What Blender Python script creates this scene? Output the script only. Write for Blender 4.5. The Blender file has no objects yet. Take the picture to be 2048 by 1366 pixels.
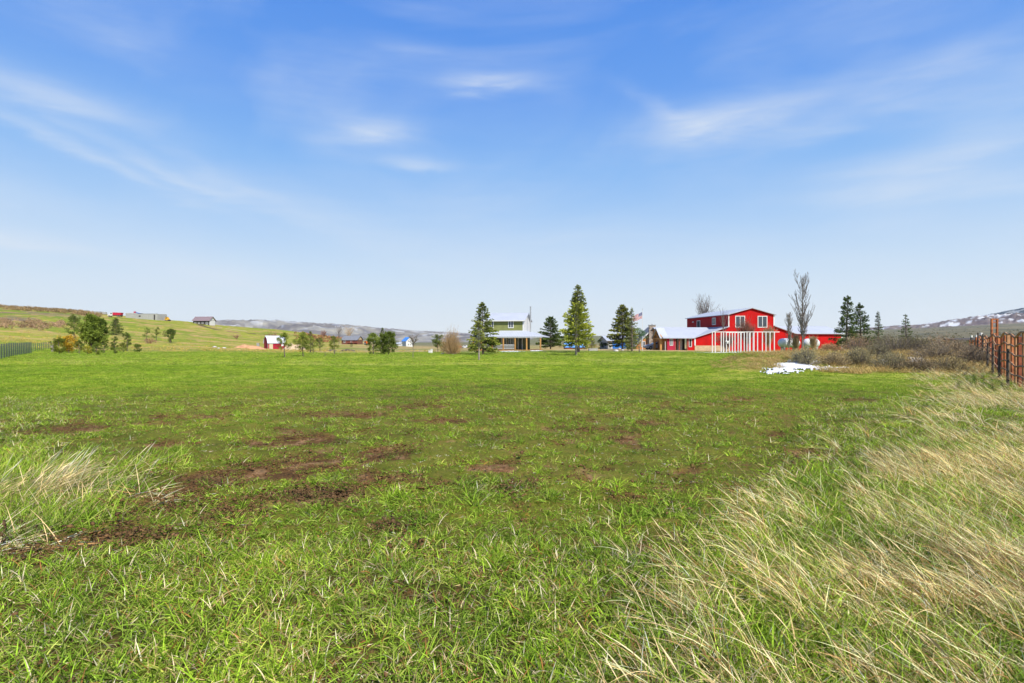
import bpy, math, random
import numpy as np
from mathutils import Vector, Euler, Matrix

C = bpy.context.scene.collection
R = math.radians
FL = 1138.0            # focal length in photo pixels (20 mm on 36 mm, 2048 wide)
CZ = 1.6               # eye height

# ------------------------------------------------------------------ camera
cam_d = bpy.data.cameras.new('camera'); cam = bpy.data.objects.new('camera', cam_d); C.objects.link(cam)
cam_d.lens = 20.0; cam_d.sensor_width = 36.0; cam_d.clip_start = 0.05; cam_d.clip_end = 40000
cam.location = (0, 0, CZ); cam.rotation_euler = (R(90), 0, 0)
bpy.context.scene.camera = cam

sc = bpy.context.scene
sc.view_settings.view_transform = 'Standard'; sc.view_settings.look = 'None'
sc.view_settings.gamma = 1.0; sc.view_settings.exposure = 0.5
sc.render.engine = 'CYCLES'
sc.cycles.use_denoising = True
sc.cycles.max_bounces = 5; sc.cycles.diffuse_bounces = 3; sc.cycles.glossy_bounces = 2
sc.cycles.transmission_bounces = 4; sc.cycles.transparent_max_bounces = 6

# ------------------------------------------------------------------ sun
SUN_EL, SUN_AZ = 46.0, 148.0      # azimuth clockwise from +Y: sun behind the camera to the right
sd = bpy.data.lights.new('sun', 'SUN'); so = bpy.data.objects.new('sun', sd); C.objects.link(so)
sd.energy = 4.9; sd.angle = R(2.5); sd.color = (1.0, 0.94, 0.84)
svec = Vector((math.sin(R(SUN_AZ))*math.cos(R(SUN_EL)), math.cos(R(SUN_AZ))*math.cos(R(SUN_EL)), math.sin(R(SUN_EL))))
so.rotation_euler = svec.to_track_quat('Z', 'Y').to_euler(); so.location = (20, -30, 40)

# ------------------------------------------------------------------ world: sky with thin cirrus
wd = bpy.data.worlds.new('World'); sc.world = wd; wd.use_nodes = True
nt = wd.node_tree; nt.nodes.clear()
def N(t, **kw):
    n = nt.nodes.new(t)
    for k, v in kw.items(): setattr(n, k, v)
    return n
def M(op, a, b=None, c=None, clamp=False):
    n = nt.nodes.new('ShaderNodeMath'); n.operation = op; n.use_clamp = clamp
    for i, v in enumerate((a, b, c)):
        if v is None: continue
        if hasattr(v, 'default_value') or hasattr(v, 'links'): nt.links.new(v, n.inputs[i])
        else: n.inputs[i].default_value = v
    return n.outputs[0]
sky = N('ShaderNodeTexSky'); sky.sky_type = 'NISHITA'; sky.sun_disc = False
sky.sun_elevation = R(SUN_EL); sky.sun_rotation = R(SUN_AZ); sky.air_density = 1.0; sky.dust_density = 0.6; sky.ozone_density = 2.0
tc = N('ShaderNodeTexCoord'); sep = N('ShaderNodeSeparateXYZ'); nt.links.new(tc.outputs['Generated'], sep.inputs[0])
el = M('ARCSINE', sep.outputs['Z']); az = M('ARCTAN2', sep.outputs['X'], sep.outputs['Y'])
ramp = N('ShaderNodeValToRGB'); nt.links.new(M('MULTIPLY', el, 1/1.0, clamp=True), ramp.inputs[0])
cr = ramp.color_ramp
def srgb(r, g, b):
    f = lambda c: (c/255/12.92) if c/255 <= .04045 else ((c/255+.055)/1.055)**2.4
    return (f(r), f(g), f(b))
SKY = [(0.0, (243,248,252)), (0.055, (231,242,252)), (0.125, (208,229,251)), (0.20, (178,212,251)),
       (0.29, (140,190,249)), (0.40, (108,165,244)), (0.54, (88,149,238)), (1.0, (62,112,205))]
while len(cr.elements) < len(SKY): cr.elements.new(0.5)
for e, (p, c) in zip(cr.elements, SKY):
    e.position = p; e.color = (*srgb(*c), 1)
# cirrus: wind-drawn streaks, denser where the photograph shows them
def noise(scale, vec, detail=5, rough=0.55, dist=0.0):
    n = N('ShaderNodeTexNoise'); n.inputs['Scale'].default_value = scale; n.inputs['Detail'].default_value = detail
    n.inputs['Roughness'].default_value = rough; n.inputs['Distortion'].default_value = dist
    nt.links.new(vec, n.inputs['Vector']); return n.outputs['Fac']
cmb = N('ShaderNodeCombineXYZ'); nt.links.new(az, cmb.inputs[0]); nt.links.new(el, cmb.inputs[1])
mp = N('ShaderNodeMapping'); mp.inputs['Rotation'].default_value = (0, 0, R(9)); mp.inputs['Scale'].default_value = (1.0, 4.2, 1)
nt.links.new(cmb.outputs[0], mp.inputs[0])
n1 = noise(5.0, mp.outputs[0], 6, 0.55, 0.6)
mp2 = N('ShaderNodeMapping'); mp2.inputs['Rotation'].default_value = (0, 0, R(-6)); mp2.inputs['Scale'].default_value = (1.0, 2.6, 1)
nt.links.new(cmb.outputs[0], mp2.inputs[0])
n2 = noise(1.9, mp2.outputs[0], 4, 0.5, 0.9)
# domain warp for blobs
wx = M('MULTIPLY', M('SUBTRACT', noise(6.0, cmb.outputs[0], 3), 0.5), 0.11)
wy = M('MULTIPLY', M('SUBTRACT', n1, 0.5), 0.05)
azw = M('ADD', az, wx); elw = M('ADD', el, wy)
# (px, row, half width, half height, tilt up to the right in degrees, strength)
WISPS = [(985,163,88,17,0,.62), (745,260,88,22,3,.55), (825,325,70,14,-3,.42), (1400,238,120,34,6,.55), (1540,222,200,30,8,.42),
         (1780,190,190,34,18,.34), (1330,215,90,16,-25,.22), (130,195,210,36,-9,.34), (150,300,240,14,-19,.42), (60,482,190,15,-8,.50), (300,330,260,12,-17,.30), (60,190,150,26,-10,.30), (1600,260,260,40,4,.22), (2000,200,160,60,25,.25), (1850,330,260,30,8,.22), (500,380,220,16,-20,.20),
         (450,560,120,36,-8,.42), (1900,372,230,24,-2,.40), (1720,340,170,20,0,.22), (1960,300,140,50,15,.22), (840,98,110,14,-4,.18),
         (620,430,380,40,-14,.22), (1150,500,420,60,-4,.15), (250,90,260,50,-6,.12)]
tot = None
for (px, row, hw, hh, tl, st) in WISPS:
    a0 = math.atan((px-1024)/FL); e0 = math.atan((683-row)/math.hypot(FL, px-1024))
    k = 1/math.hypot(FL, px-1024)
    ct, sn = math.cos(R(tl)), math.sin(R(tl))
    da = M('SUBTRACT', azw, a0); de = M('SUBTRACT', elw, e0)
    u = M('ADD', M('MULTIPLY', da, ct/(hw*k)), M('MULTIPLY', de, sn/(hw*k)))
    v = M('ADD', M('MULTIPLY', da, -sn/(hh*k)), M('MULTIPLY', de, ct/(hh*k)))
    d = M('ADD', M('MULTIPLY', u, u), M('MULTIPLY', v, v))
    g = M('MULTIPLY', M('EXPONENT', M('MULTIPLY', d, -1.0)), st)
    tot = g if tot is None else M('ADD', tot, g)
streak = M('MULTIPLY_ADD', n1, 2.2, -0.35, clamp=True)
veil = M('MULTIPLY', M('MULTIPLY_ADD', n2, 3.2, -1.38, clamp=True), 0.26)
veil = M('MULTIPLY', veil, M('MULTIPLY_ADD', streak, 0.7, 0.45))
mp3 = N('ShaderNodeMapping'); mp3.inputs['Rotation'].default_value = (0, 0, R(14)); mp3.inputs['Scale'].default_value = (3.0, 26, 1)
nt.links.new(cmb.outputs[0], mp3.inputs[0])
fib = M('MULTIPLY_ADD', noise(2.6, mp3.outputs[0], 7, 0.62, 0.5), 2.4, -0.62, clamp=True)
cl = M('ADD', M('MULTIPLY', tot, M('MULTIPLY', M('MULTIPLY_ADD', streak, 0.8, 0.32), M('MULTIPLY_ADD', fib, 0.35, 0.62))), M('MULTIPLY', veil, M('MULTIPLY_ADD', fib, .5, .8)), clamp=True)
mixc = N('ShaderNodeMix'); mixc.data_type = 'RGBA'
nt.links.new(cl, mixc.inputs[0]); nt.links.new(ramp.outputs[0], mixc.inputs[6]); mixc.inputs[7].default_value = (*srgb(230,238,250), 1)
scl = N('ShaderNodeMix'); scl.data_type = 'RGBA'; scl.blend_type = 'MULTIPLY'; scl.inputs[0].default_value = 1
nt.links.new(mixc.outputs[2], scl.inputs[6]); scl.inputs[7].default_value = (10.1, 10.3, 10.35, 1)
mixs = N('ShaderNodeMix'); mixs.data_type = 'RGBA'; mixs.inputs[0].default_value = 0.94
nt.links.new(sky.outputs[0], mixs.inputs[6]); nt.links.new(scl.outputs[2], mixs.inputs[7])
bg = N('ShaderNodeBackground'); bg.inputs['Strength'].default_value = 0.0675
nt.links.new(mixs.outputs[2], bg.inputs['Color'])
wo = N('ShaderNodeOutputWorld'); nt.links.new(bg.outputs[0], wo.inputs[0])

# ------------------------------------------------------------------ noise in numpy
_T = {}
def vnoise(x, y, seed=0):
    if seed not in _T: _T[seed] = np.random.RandomState(seed+11).rand(256, 256)
    T = _T[seed]
    xi = np.floor(x).astype(int); yi = np.floor(y).astype(int)
    fx = x-xi; fy = y-yi
    fx = fx*fx*(3-2*fx); fy = fy*fy*(3-2*fy)
    a = T[xi & 255, yi & 255]; b = T[(xi+1) & 255, yi & 255]; c = T[xi & 255, (yi+1) & 255]; d = T[(xi+1) & 255, (yi+1) & 255]
    return (a*(1-fx)+b*fx)*(1-fy)+(c*(1-fx)+d*fx)*fy
def fbm(x, y, octv=4, seed=0):
    s = 0; a = 0.5; t = 0
    for i in range(octv):
        s = s+a*vnoise(x*2**i+i*17.3, y*2**i+i*9.1, seed+i); t += a; a *= 0.5
    return s/t
def sstep(a, b, x):
    t = np.clip((x-a)/(b-a), 0, 1); return t*t*(3-2*t)

# ------------------------------------------------------------------ terrain height
TD = np.array([45,60,80,100,130,175,240,320,400,520,800,1500,3500,9000.])
TP = {
 -300:[715,700,685,672,658,642,628,612,600,612,640,670,680,683],
 0:[722,708,696,686,673,656,639,621,609,620,645,670,680,683],
 100:[723,713,703,693,681,665,647,629,618,625,645,670,680,683],
 200:[723,713,706,699,689,674,656,638,627,635,650,672,681,683],
 320:[723,713,706,702,695,683,666,648,637,643,656,674,682,683],
 400:[723,713,706,702,698,688,674,657,645,649,660,676,682,683],
 480:[723,713,706,703,700,694,682,667,657,651,664,678,683,683],
 560:[723,713,707,704,702,700,692,680,669,659,668,680,683,683],
 640:[723,713,707,704,703,700,694,686,677,668,674,682,684,683],
 700:[723,713,707,704,702,698,684,682,679,677,680,684,684,683],
 760:[723,713,707,704,702,700,692,690,688,687,686,684,684,683],
 830:[723,713,707,703,702,700,698,696,694,692,689,686,684,683],
 900:[723,713,707,702,700,699,698,696,694,692,689,686,683,683],
 1024:[723,713,706,699,698,697,696,695,693,691,688,684,678,681],
 1150:[722.5,712,705,698.5,697,696,695,694,692,690,686,681,672,676],
 1300:[722.5,712,705,699,697,696,695,693,691,689,685,680,671,676],
 1500:[723,713,706,702,698,695,692,690,688,685,682,677,669,676],
 1700:[723,713,706,701,697,693,690,687,684,680,676,668,662,674],
 1850:[723,713,706,700,695,690,686,682,679,676,670,662,655,672],
 2048:[723,713,705,699,693,687,682,678,676,672,664,654,644,668],
 2400:[723,713,704,697,690,684,679,675,672,668,660,650,640,664]}
_pxs = np.array(sorted(TP)); _tab = np.array([TP[p] for p in _pxs], float)
_PG = np.arange(-300, 2401, 20.0); _LG = np.linspace(math.log(45), math.log(9000), 160)
_g = np.array([np.interp(_PG, _pxs, _tab[:, j]) for j in range(len(TD))]).T
_g = np.array([np.interp(_LG, np.log(TD), r) for r in _g])
def _blur(a, sg, ax):
    k = np.arange(-int(3*sg), int(3*sg)+1); w = np.exp(-(k/sg)**2/2); w /= w.sum()
    p = [(0, 0), (0, 0)]; p[ax] = (len(k)//2, len(k)//2)
    b = np.pad(a, p, mode='edge'); return np.apply_along_axis(lambda v: np.convolve(v, w, 'valid'), ax, b)
_g = _blur(_blur(_g, 2.0, 0), 1.6, 1)
_gz = CZ-(_g-683)*np.exp(_LG)[None, :]/FL
def height(x, y):
    x = np.asarray(x, float); y = np.asarray(y, float)
    r = np.hypot(x, y)
    Y = np.maximum(y, r*0.5)
    Y = np.maximum(Y, 1e-3)
    px = np.clip(1024+FL*x/Y, -300, 2399)
    pxf = np.where(y > 0, px, np.where(x < 0, -300, 2399))
    fi = (pxf+300)/20; i = np.clip(fi.astype(int), 0, len(_PG)-2); fi = fi-i
    fj = (np.log(np.clip(Y, 45, 8999))-_LG[0])/(_LG[1]-_LG[0]); j = np.clip(fj.astype(int), 0, len(_LG)-2); fj = fj-j
    z = (_gz[i, j]*(1-fi)+_gz[i+1, j]*fi)*(1-fj)+(_gz[i, j+1]*(1-fi)+_gz[i+1, j+1]*fi)*fj
    z = z*sstep(36, 58, Y)*np.where(y > 0, 1, 0.0)
    # small undulations of the pasture
    z = z+(fbm(x*0.13+3, y*0.13+8, 3, 5)-0.5)*0.14*sstep(4, 14, r)
    z = z+(fbm(x*1.3, y*1.3, 3, 9)-0.5)*0.06*(1-sstep(25, 60, r))
    z = z+(fbm(x*0.02, y*0.02, 3, 21)-0.5)*2.2*sstep(170, 420, Y)
    # dry-grass bank on the right
    bx = sstep(1400, 1500, 1024+FL*x/Y)*(1-sstep(2040, 2200, 1024+FL*x/Y))
    z = z+bx*(0.85+0.5*(fbm(x*0.3, y*0.3, 3, 31)-0.5))*np.exp(-((Y-36)/5.5)**2)*np.where(y > 0, 1, 0)
    return z
def hz(x, y): return float(height(np.array([x]), np.array([y]))[0])
def X(px, Y): return (px-1024)/FL*Y
def Z(row, Y): return CZ-(row-683)*Y/FL
_YS = np.exp(np.linspace(math.log(2.2), math.log(3000), 3000))
def ground_at(px, row):
    """depth of the ground first met along a line of sight"""
    x = X(px, _YS); z = height(x, _YS)
    rr = 683-(z-CZ)/_YS*FL
    k = np.nonzero(rr <= row)[0]
    return float(_YS[k[0]]) if len(k) else 900.0

# ------------------------------------------------------------------ object helpers
def tag(o, label=None, cat=None, group=None, kind=None):
    if label: o['label'] = label
    if cat: o['category'] = cat
    if group: o['group'] = group
    if kind: o['kind'] = kind
    return o
def empty(name, loc, rz=0, **kw):
    o = bpy.data.objects.new(name, None); o.empty_display_size = 0.3
    C.objects.link(o); o.location = loc; o.rotation_euler = (0, 0, rz)
    return tag(o, **kw)
def np_mesh(name, V, F, mat, parent=None, cols=None, loc=None, smooth=False, link=True):
    V = np.asarray(V, np.float32); F = np.asarray(F, np.int32); k = F.shape[1]
    me = bpy.data.meshes.new(name)
    me.vertices.add(len(V)); me.vertices.foreach_set('co', V.ravel())
    me.loops.add(F.size); me.loops.foreach_set('vertex_index', F.ravel())
    me.polygons.add(len(F)); me.polygons.foreach_set('loop_start', np.arange(0, F.size, k, dtype=np.int32))
    try: me.polygons.foreach_set('loop_total', np.full(len(F), k, np.int32))
    except Exception: pass
    if cols is not None:
        a = me.color_attributes.new('col', 'FLOAT_COLOR', 'POINT')
        cc = np.ones((len(V), 4), np.float32); cc[:, :3] = cols; a.data.foreach_set('color', cc.ravel())
    me.update(calc_edges=True)
    if smooth: me.polygons.foreach_set('use_smooth', np.ones(len(F), bool))
    me.materials.append(mat)
    o = bpy.data.objects.new(name, me)
    if link: C.objects.link(o)
    if parent: o.parent = parent
    if loc is not None: o.location = loc
    return o
class MB:
    def __init__(s): s.v = []; s.f = []
    def add(s, vs, fs):
        b = len(s.v); s.v += [tuple(v) for v in vs]; s.f += [tuple(b+i for i in f) for f in fs]; return s
    def box(s, x0, x1, y0, y1, z0, z1):
        return s.add([(x0,y0,z0),(x1,y0,z0),(x1,y1,z0),(x0,y1,z0),(x0,y0,z1),(x1,y0,z1),(x1,y1,z1),(x0,y1,z1)],
              [(0,3,2,1),(4,5,6,7),(0,1,5,4),(1,2,6,5),(2,3,7,6),(3,0,4,7)])
    def prism(s, pts, vec):
        n = len(pts); vec = Vector(vec)
        a = [Vector(p) for p in pts]; b = [p+vec for p in a]
        return s.add(a+b, [tuple(range(n))[::-1], tuple(range(n, 2*n))]+[(i, (i+1) % n, n+(i+1) % n, n+i) for i in range(n)])
    def slab(s, quad, t):
        """sheet of thickness t under a polygon"""
        return s.prism(quad, (0, 0, -t))
    def tube(s, p0, p1, r0, r1=None, n=8):
        r1 = r0 if r1 is None else r1
        p0, p1 = Vector(p0), Vector(p1); d = (p1-p0).normalized()
        u = d.orthogonal().normalized(); w = d.cross(u)
        ring = lambda p, r: [p+(u*math.cos(2*math.pi*i/n)+w*math.sin(2*math.pi*i/n))*r for i in range(n)]
        return s.add(ring(p0, r0)+ring(p1, r1), [(i, (i+1) % n, n+(i+1) % n, n+i) for i in range(n)]+[tuple(range(n))[::-1], tuple(range(n, 2*n))])
    def beam(s, p0, p1, w, h=None):
        h = h or w
        p0, p1 = Vector(p0), Vector(p1); d = (p1-p0).normalized()
        up = Vector((0, 0, 1)) if abs(d.z) < 0.95 else Vector((0, 1, 0))
        a = d.cross(up).normalized()*w/2; b = a.cross(d).normalized()*h/2
        return s.prism([p0-a-b, p0+a-b, p0+a+b, p0-a+b], p1-p0)
    def lathe(s, prof, n=16, axis='z', c=(0,0,0)):
        vs = []
        for (t, r) in prof:
            for i in range(n):
                a = 2*math.pi*i/n; p = (r*math.cos(a), r*math.sin(a))
                vs.append({'z':(c[0]+p[0], c[1]+p[1], c[2]+t), 'x':(c[0]+t, c[1]+p[0], c[2]+p[1]), 'y':(c[0]+p[0], c[1]+t, c[2]+p[1])}[axis])
        m = len(prof)
        fs = [(j*n+i, j*n+(i+1) % n, (j+1)*n+(i+1) % n, (j+1)*n+i) for j in range(m-1) for i in range(n)]
        return s.add(vs, fs+[tuple(range(n))[::-1], tuple(range((m-1)*n, m*n))])
    def build(s, name, mat, parent=None, bevel=0, smooth=False, loc=None, label=None):
        me = bpy.data.meshes.new(name); me.from_pydata(s.v, [], s.f); me.materials.append(mat)
        import bmesh
        bm = bmesh.new(); bm.from_mesh(me); bmesh.ops.recalc_face_normals(bm, faces=bm.faces); bm.to_mesh(me); bm.free()
        if smooth:
            for p in me.polygons: p.use_smooth = True
        o = bpy.data.objects.new(name, me); C.objects.link(o)
        if parent: o.parent = parent
        if loc: o.location = loc
        if bevel:
            m = o.modifiers.new('bevel', 'BEVEL'); m.width = bevel; m.segments = 1
        if label: o['label'] = label
        return o

# ------------------------------------------------------------------ materials
def mat(name, col, rough=0.75, var=0.15, scale=3.0, spec=0.3, metal=0.0, bump=0.0, lines=None, stretch=(1,1,1), tint=None):
    m = bpy.data.materials.new(name); m.use_nodes = True; t = m.node_tree; b = t.nodes['Principled BSDF']
    b.inputs['Roughness'].default_value = rough; b.inputs['Specular IOR Level'].default_value = spec; b.inputs['Metallic'].default_value = metal
    co = t.nodes.new('ShaderNodeTexCoord'); mp = t.nodes.new('ShaderNodeMapping'); mp.inputs['Scale'].default_value = stretch
    t.links.new(co.outputs['Object'], mp.inputs[0])
    n = t.nodes.new('ShaderNodeTexNoise'); n.inputs['Scale'].default_value = scale; n.inputs['Detail'].default_value = 5
    t.links.new(mp.outputs[0], n.inputs['Vector'])
    r = t.nodes.new('ShaderNodeValToRGB'); t.links.new(n.outputs['Fac'], r.inputs[0])
    lo = tuple(c*(1-var) for c in col); hi = tuple(min(1, c*(1+var)) for c in (tint or col))
    r.color_ramp.elements[0].position = 0.3; r.color_ramp.elements[0].color = (*lo, 1)
    r.color_ramp.elements[1].position = 0.7; r.color_ramp.elements[1].color = (*hi, 1)
    out = r.outputs[0]; hsrc = n.outputs['Fac']
    if lines:
        ax, sc_, amt = lines
        w = t.nodes.new('ShaderNodeTexWave'); w.wave_type = 'BANDS'; w.bands_direction = ax; w.inputs['Scale'].default_value = sc_
        t.links.new(co.outputs['Object'], w.inputs['Vector'])
        rr = t.nodes.new('ShaderNodeValToRGB'); t.links.new(w.outputs['Fac'], rr.inputs[0])
        rr.color_ramp.elements[0].position = 0.0; rr.color_ramp.elements[0].color = (1-amt, 1-amt, 1-amt, 1)
        rr.color_ramp.elements[1].position = 0.25; rr.color_ramp.elements[1].color = (1, 1, 1, 1)
        mx = t.nodes.new('ShaderNodeMix'); mx.data_type = 'RGBA'; mx.blend_type = 'MULTIPLY'; mx.inputs[0].default_value = 1
        t.links.new(out, mx.inputs[6]); t.links.new(rr.outputs[0], mx.inputs[7]); out = mx.outputs[2]
    t.links.new(out, b.inputs['Base Color'])
    if bump:
        bp = t.nodes.new('ShaderNodeBump'); bp.inputs['Strength'].default_value = bump; bp.inputs['Distance'].default_value = 0.05
        t.links.new(hsrc, bp.inputs['Height']); t.links.new(bp.outputs[0], b.inputs['Normal'])
    return m
def leafmat(name, transl=0.25, gain=1.0, rough=0.6, nscale=0.35, namt=0.35):
    """foliage: vertex colour per leaf, modulated by slow world-space noise"""
    m = bpy.data.materials.new(name); m.use_nodes = True; t = m.node_tree; b = t.nodes['Principled BSDF']
    b.inputs['Roughness'].default_value = rough; b.inputs['Specular IOR Level'].default_value = 0.06
    a = t.nodes.new('ShaderNodeAttribute'); a.attribute_name = 'col'
    g = t.nodes.new('ShaderNodeNewGeometry')
    n = t.nodes.new('ShaderNodeTexNoise'); n.inputs['Scale'].default_value = nscale; n.inputs['Detail'].default_value = 3
    t.links.new(g.outputs['Position'], n.inputs['Vector'])
    r = t.nodes.new('ShaderNodeValToRGB'); t.links.new(n.outputs['Fac'], r.inputs[0])
    r.color_ramp.elements[0].position = 0.3; r.color_ramp.elements[0].color = (gain*(1-namt), gain*(1-namt*0.85), gain*(1-namt*0.6), 1)
    r.color_ramp.elements[1].position = 0.7; r.color_ramp.elements[1].color = (gain*(1+namt*0.7), gain*(1+namt*0.6), gain, 1)
    mx = t.nodes.new('ShaderNodeMix'); mx.data_type = 'RGBA'; mx.blend_type = 'MULTIPLY'; mx.inputs[0].default_value = 1
    t.links.new(a.outputs['Color'], mx.inputs[6]); t.links.new(r.outputs[0], mx.inputs[7])
    t.links.new(mx.outputs[2], b.inputs['Base Color'])
    tr = t.nodes.new('ShaderNodeBsdfTranslucent'); t.links.new(mx.outputs[2], tr.inputs['Color'])
    ms = t.nodes.new('ShaderNodeMixShader'); ms.inputs[0].default_value = transl
    t.links.new(b.outputs[0], ms.inputs[1]); t.links.new(tr.outputs[0], ms.inputs[2])
    t.links.new(ms.outputs[0], t.nodes['Material Output'].inputs['Surface'])
    return m

M_white = mat('white_paint', (.56,.56,.54), .6, .06, 1.5)
M_trim = mat('white_trim', (.62,.62,.60), .55, .05, 2)
M_roofw = mat('pale_metal_roof', (.40,.43,.48), .6, .06, .6, spec=.4, lines=('X', 1.1, .22))
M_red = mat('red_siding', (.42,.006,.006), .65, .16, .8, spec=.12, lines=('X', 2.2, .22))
M_redside = mat('red_siding_shaded', (.36,.008,.012), .65, .16, .8, spec=.12, lines=('Y', 2.2, .22))  # same red, darker and bluer: shade on the long walls put into the colour
M_pink = mat('faded_red_siding', (.36,.014,.045), .55, .15, .9, lines=('X', 2.6, .25))
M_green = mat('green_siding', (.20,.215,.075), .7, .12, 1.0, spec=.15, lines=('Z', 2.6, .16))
M_greenshade = mat('shaded_green_siding', (.085,.10,.04), .7, .1, 1.0, lines=('Z', 2.6, .2))  # porch shade put into the colour: green siding darkened for the lower wall
M_glass = mat('window_glass', (.035,.045,.06), .12, .3, .7, spec=.8)
M_wood = mat('golden_timber', (.42,.22,.065), .65, .25, 3, stretch=(1,1,.2))
M_tan = mat('tan_foundation', (.42,.32,.20), .85, .2, 2)
M_conc = mat('grey_concrete', (.33,.33,.31), .85, .18, 1.2, bump=.2)
M_stone = mat('chimney_stone', (.23,.17,.125), .9, .55, 4.5, bump=.5, tint=(.30,.25,.2))
M_dark = mat('dark_recess', (.05,.045,.042), .8, .3, 2)
M_door = mat('dark_door', (.035,.045,.035), .5, .2, 1)
M_brown = mat('brown_log_wall', (.15,.075,.045), .8, .3, 2.5, lines=('Z', 2.2, .35))
M_orange = mat('cedar_wall', (.45,.21,.075), .75, .25, 1.5, lines=('Z', 1.6, .25))
M_roofg = mat('grey_shingle', (.17,.18,.20), .8, .2, 2)
M_roofp = mat('mauve_roof', (.20,.15,.16), .75, .12, 1)
M_blue = mat('blue_siding', (.02,.13,.42), .5, .12, 1, lines=('X', 2, .15))
M_bluer = mat('blue_metal_roof', (.06,.24,.66), .4, .1, 1, spec=.5)
M_bluep = mat('pale_blue_roof', (.13,.33,.74), .45, .1, 1)
M_metal = mat('galvanised_metal', (.45,.46,.48), .4, .12, 3, metal=.6)
M_tank = mat('tank_paint', (.55,.56,.58), .4, .05, 1.0, spec=.5)
M_rust = mat('rusty_pipe', (.17,.04,.016), .85, .45, 3, bump=.3, tint=(.36,.13,.05))
M_rustd = mat('dark_rust', (.11,.028,.014), .9, .4, 4, bump=.3, tint=(.2,.06,.03))
M_rustt = mat('tan_rust', (.27,.13,.06), .9, .35, 3, bump=.3, tint=(.36,.2,.1))
M_post = mat('weathered_post', (.07,.06,.05), .85, .35, 6, bump=.2)
M_wire = mat('fence_wire', (.20,.22,.19), .5, .2, 4, metal=.4)
M_bark = mat('tree_bark', (.13,.10,.08), .9, .35, 6, bump=.3)
M_barkg = mat('grey_bark', (.24,.21,.18), .9, .3, 6)
M_twig = mat('reddish_twig', (.26,.13,.09), .85, .3, 3)
M_tantwig = mat('tan_twig', (.42,.30,.17), .85, .25, 3)
M_greytwig = mat('grey_twig', (.20,.17,.15), .85, .25, 3)
M_leaf = leafmat('needle_foliage', .18, 1.0, .7, .9, .3)
M_grass = leafmat('grass_blades', .22, 1.0, .7, .9, .38)
M_dry = leafmat('dry_grass_blades', .30, 1.12, .7, .8, .12)
M_tyre = mat('black_rubber', (.02,.02,.02), .8, .2, 5)
M_car = mat('silver_car_paint', (.42,.44,.47), .3, .05, 1, spec=.6, metal=.05)
M_trred = mat('dump_body_red', (.42,.015,.04), .5, .1, 1)
M_yel = mat('machine_yellow', (.62,.34,.02), .5, .12, 2)
M_orm = mat('machine_orange', (.60,.12,.015), .55, .12, 2)
M_dirt = mat('orange_dirt', (.46,.25,.13), .95, .25, 1.5, bump=.4)
M_rock = mat('pale_rock', (.42,.40,.37), .9, .25, 2, bump=.3)
M_snow = mat('old_snow', (.64,.66,.69), .8, .10, 5, bump=.5)
M_redd = mat('red_brick_base', (.24,.06,.04), .8, .2, 2)

# ------------------------------------------------------------------ ground colours (albedo) by place
def gauss_px(px, row, c):
    cx, cy, hw, hh = c[:4]; tl = math.radians(c[4] if len(c) > 4 else 0)
    dx = px-cx; dy = -(row-cy); u = (dx*math.cos(tl)+dy*math.sin(tl))/hw; v = (-dx*math.sin(tl)+dy*math.cos(tl))/hh
    return np.exp(-(u*u+v*v))
DIRT = [(60,1105,120,28,6),(200,1070,130,22,10),(330,1005,140,28,12),(470,1020,90,24,8),(460,955,150,26,8),(600,935,120,28,10),
        (640,985,130,22,4),(760,905,70,20,8),(740,950,70,18,0),(560,885,110,14,5),(575,862,36,9,0),(330,890,40,8,0),
        (850,1113,85,13,3),(805,1186,42,16,0),(920,1205,36,12,0),(1050,968,75,12,4),(980,935,75,9,3),(1180,962,26,9),(1100,930,45,7),(1240,880,50,7),
        (1385,940,45,9),(1495,985,36,9),(1310,1100,46,10),(1320,975,40,7),(1160,860,90,9),(1010,920,60,9),(780,1062,50,12,8),(1600,905,36,6),
        (1585,935,30,6),(1700,802,60,5),(1310,845,60,6),(230,1085,110,16,5),(1540,870,40,6),(130,860,120,9,4),(890,840,70,7),(380,835,90,6),(700,830,90,8),
        (40,1260,40,10),(1470,800,60,4),(820,815,80,5),(1210,935,30,7),(1290,990,30,6)]
def zones(x, y):
    Y = np.maximum(y, 0.6); px = 1024+FL*x/Y; row = 683+FL*CZ/Y       # flat-field equivalents of the place
    px = np.clip(px, -2000, 4000)
    n1 = fbm(x*2.6, y*2.0, 5, 41); n2 = fbm(x*9, y*9, 3, 51); n0 = fbm(x*.45, y*.45, 4, 61)
    d = np.zeros_like(px)
    for c in DIRT: d = np.maximum(d, gauss_px(px, row, c)*(1.22 if c[0] < 900 else .85))
    wear = sstep(775, 815, row)*(1-sstep(1040, 1110, row))*sstep(0, 380, px+ (row-800)*0.5)*(1-sstep(1500, 1800, px+(row-800)*1.0))
    dd = d*1.12+(n1-0.5)*1.5+(n2-0.5)*0.9
    dirt = sstep(0.37, 0.80, dd)
    spots = sstep(0.66, 0.80, n1*0.7+n2*0.3+0.10*wear)*wear
    dirt = np.clip(np.maximum(dirt, spots*0.8), 0, 1)
    return px, row, dirt, wear, n0, n1, n2
XB = np.array([(0,-.45),(2,.15),(2.67,.48),(4,1.3),(5.74,2.45),(8,4.6),(10.9,7.0),(18.8,13.2),(29,20.0),(60,50)])
def tall_zone(x, y):
    b = np.interp(y, XB[:, 0], XB[:, 1])
    return x-b          # >0 inside the tall dry grass strip
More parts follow.
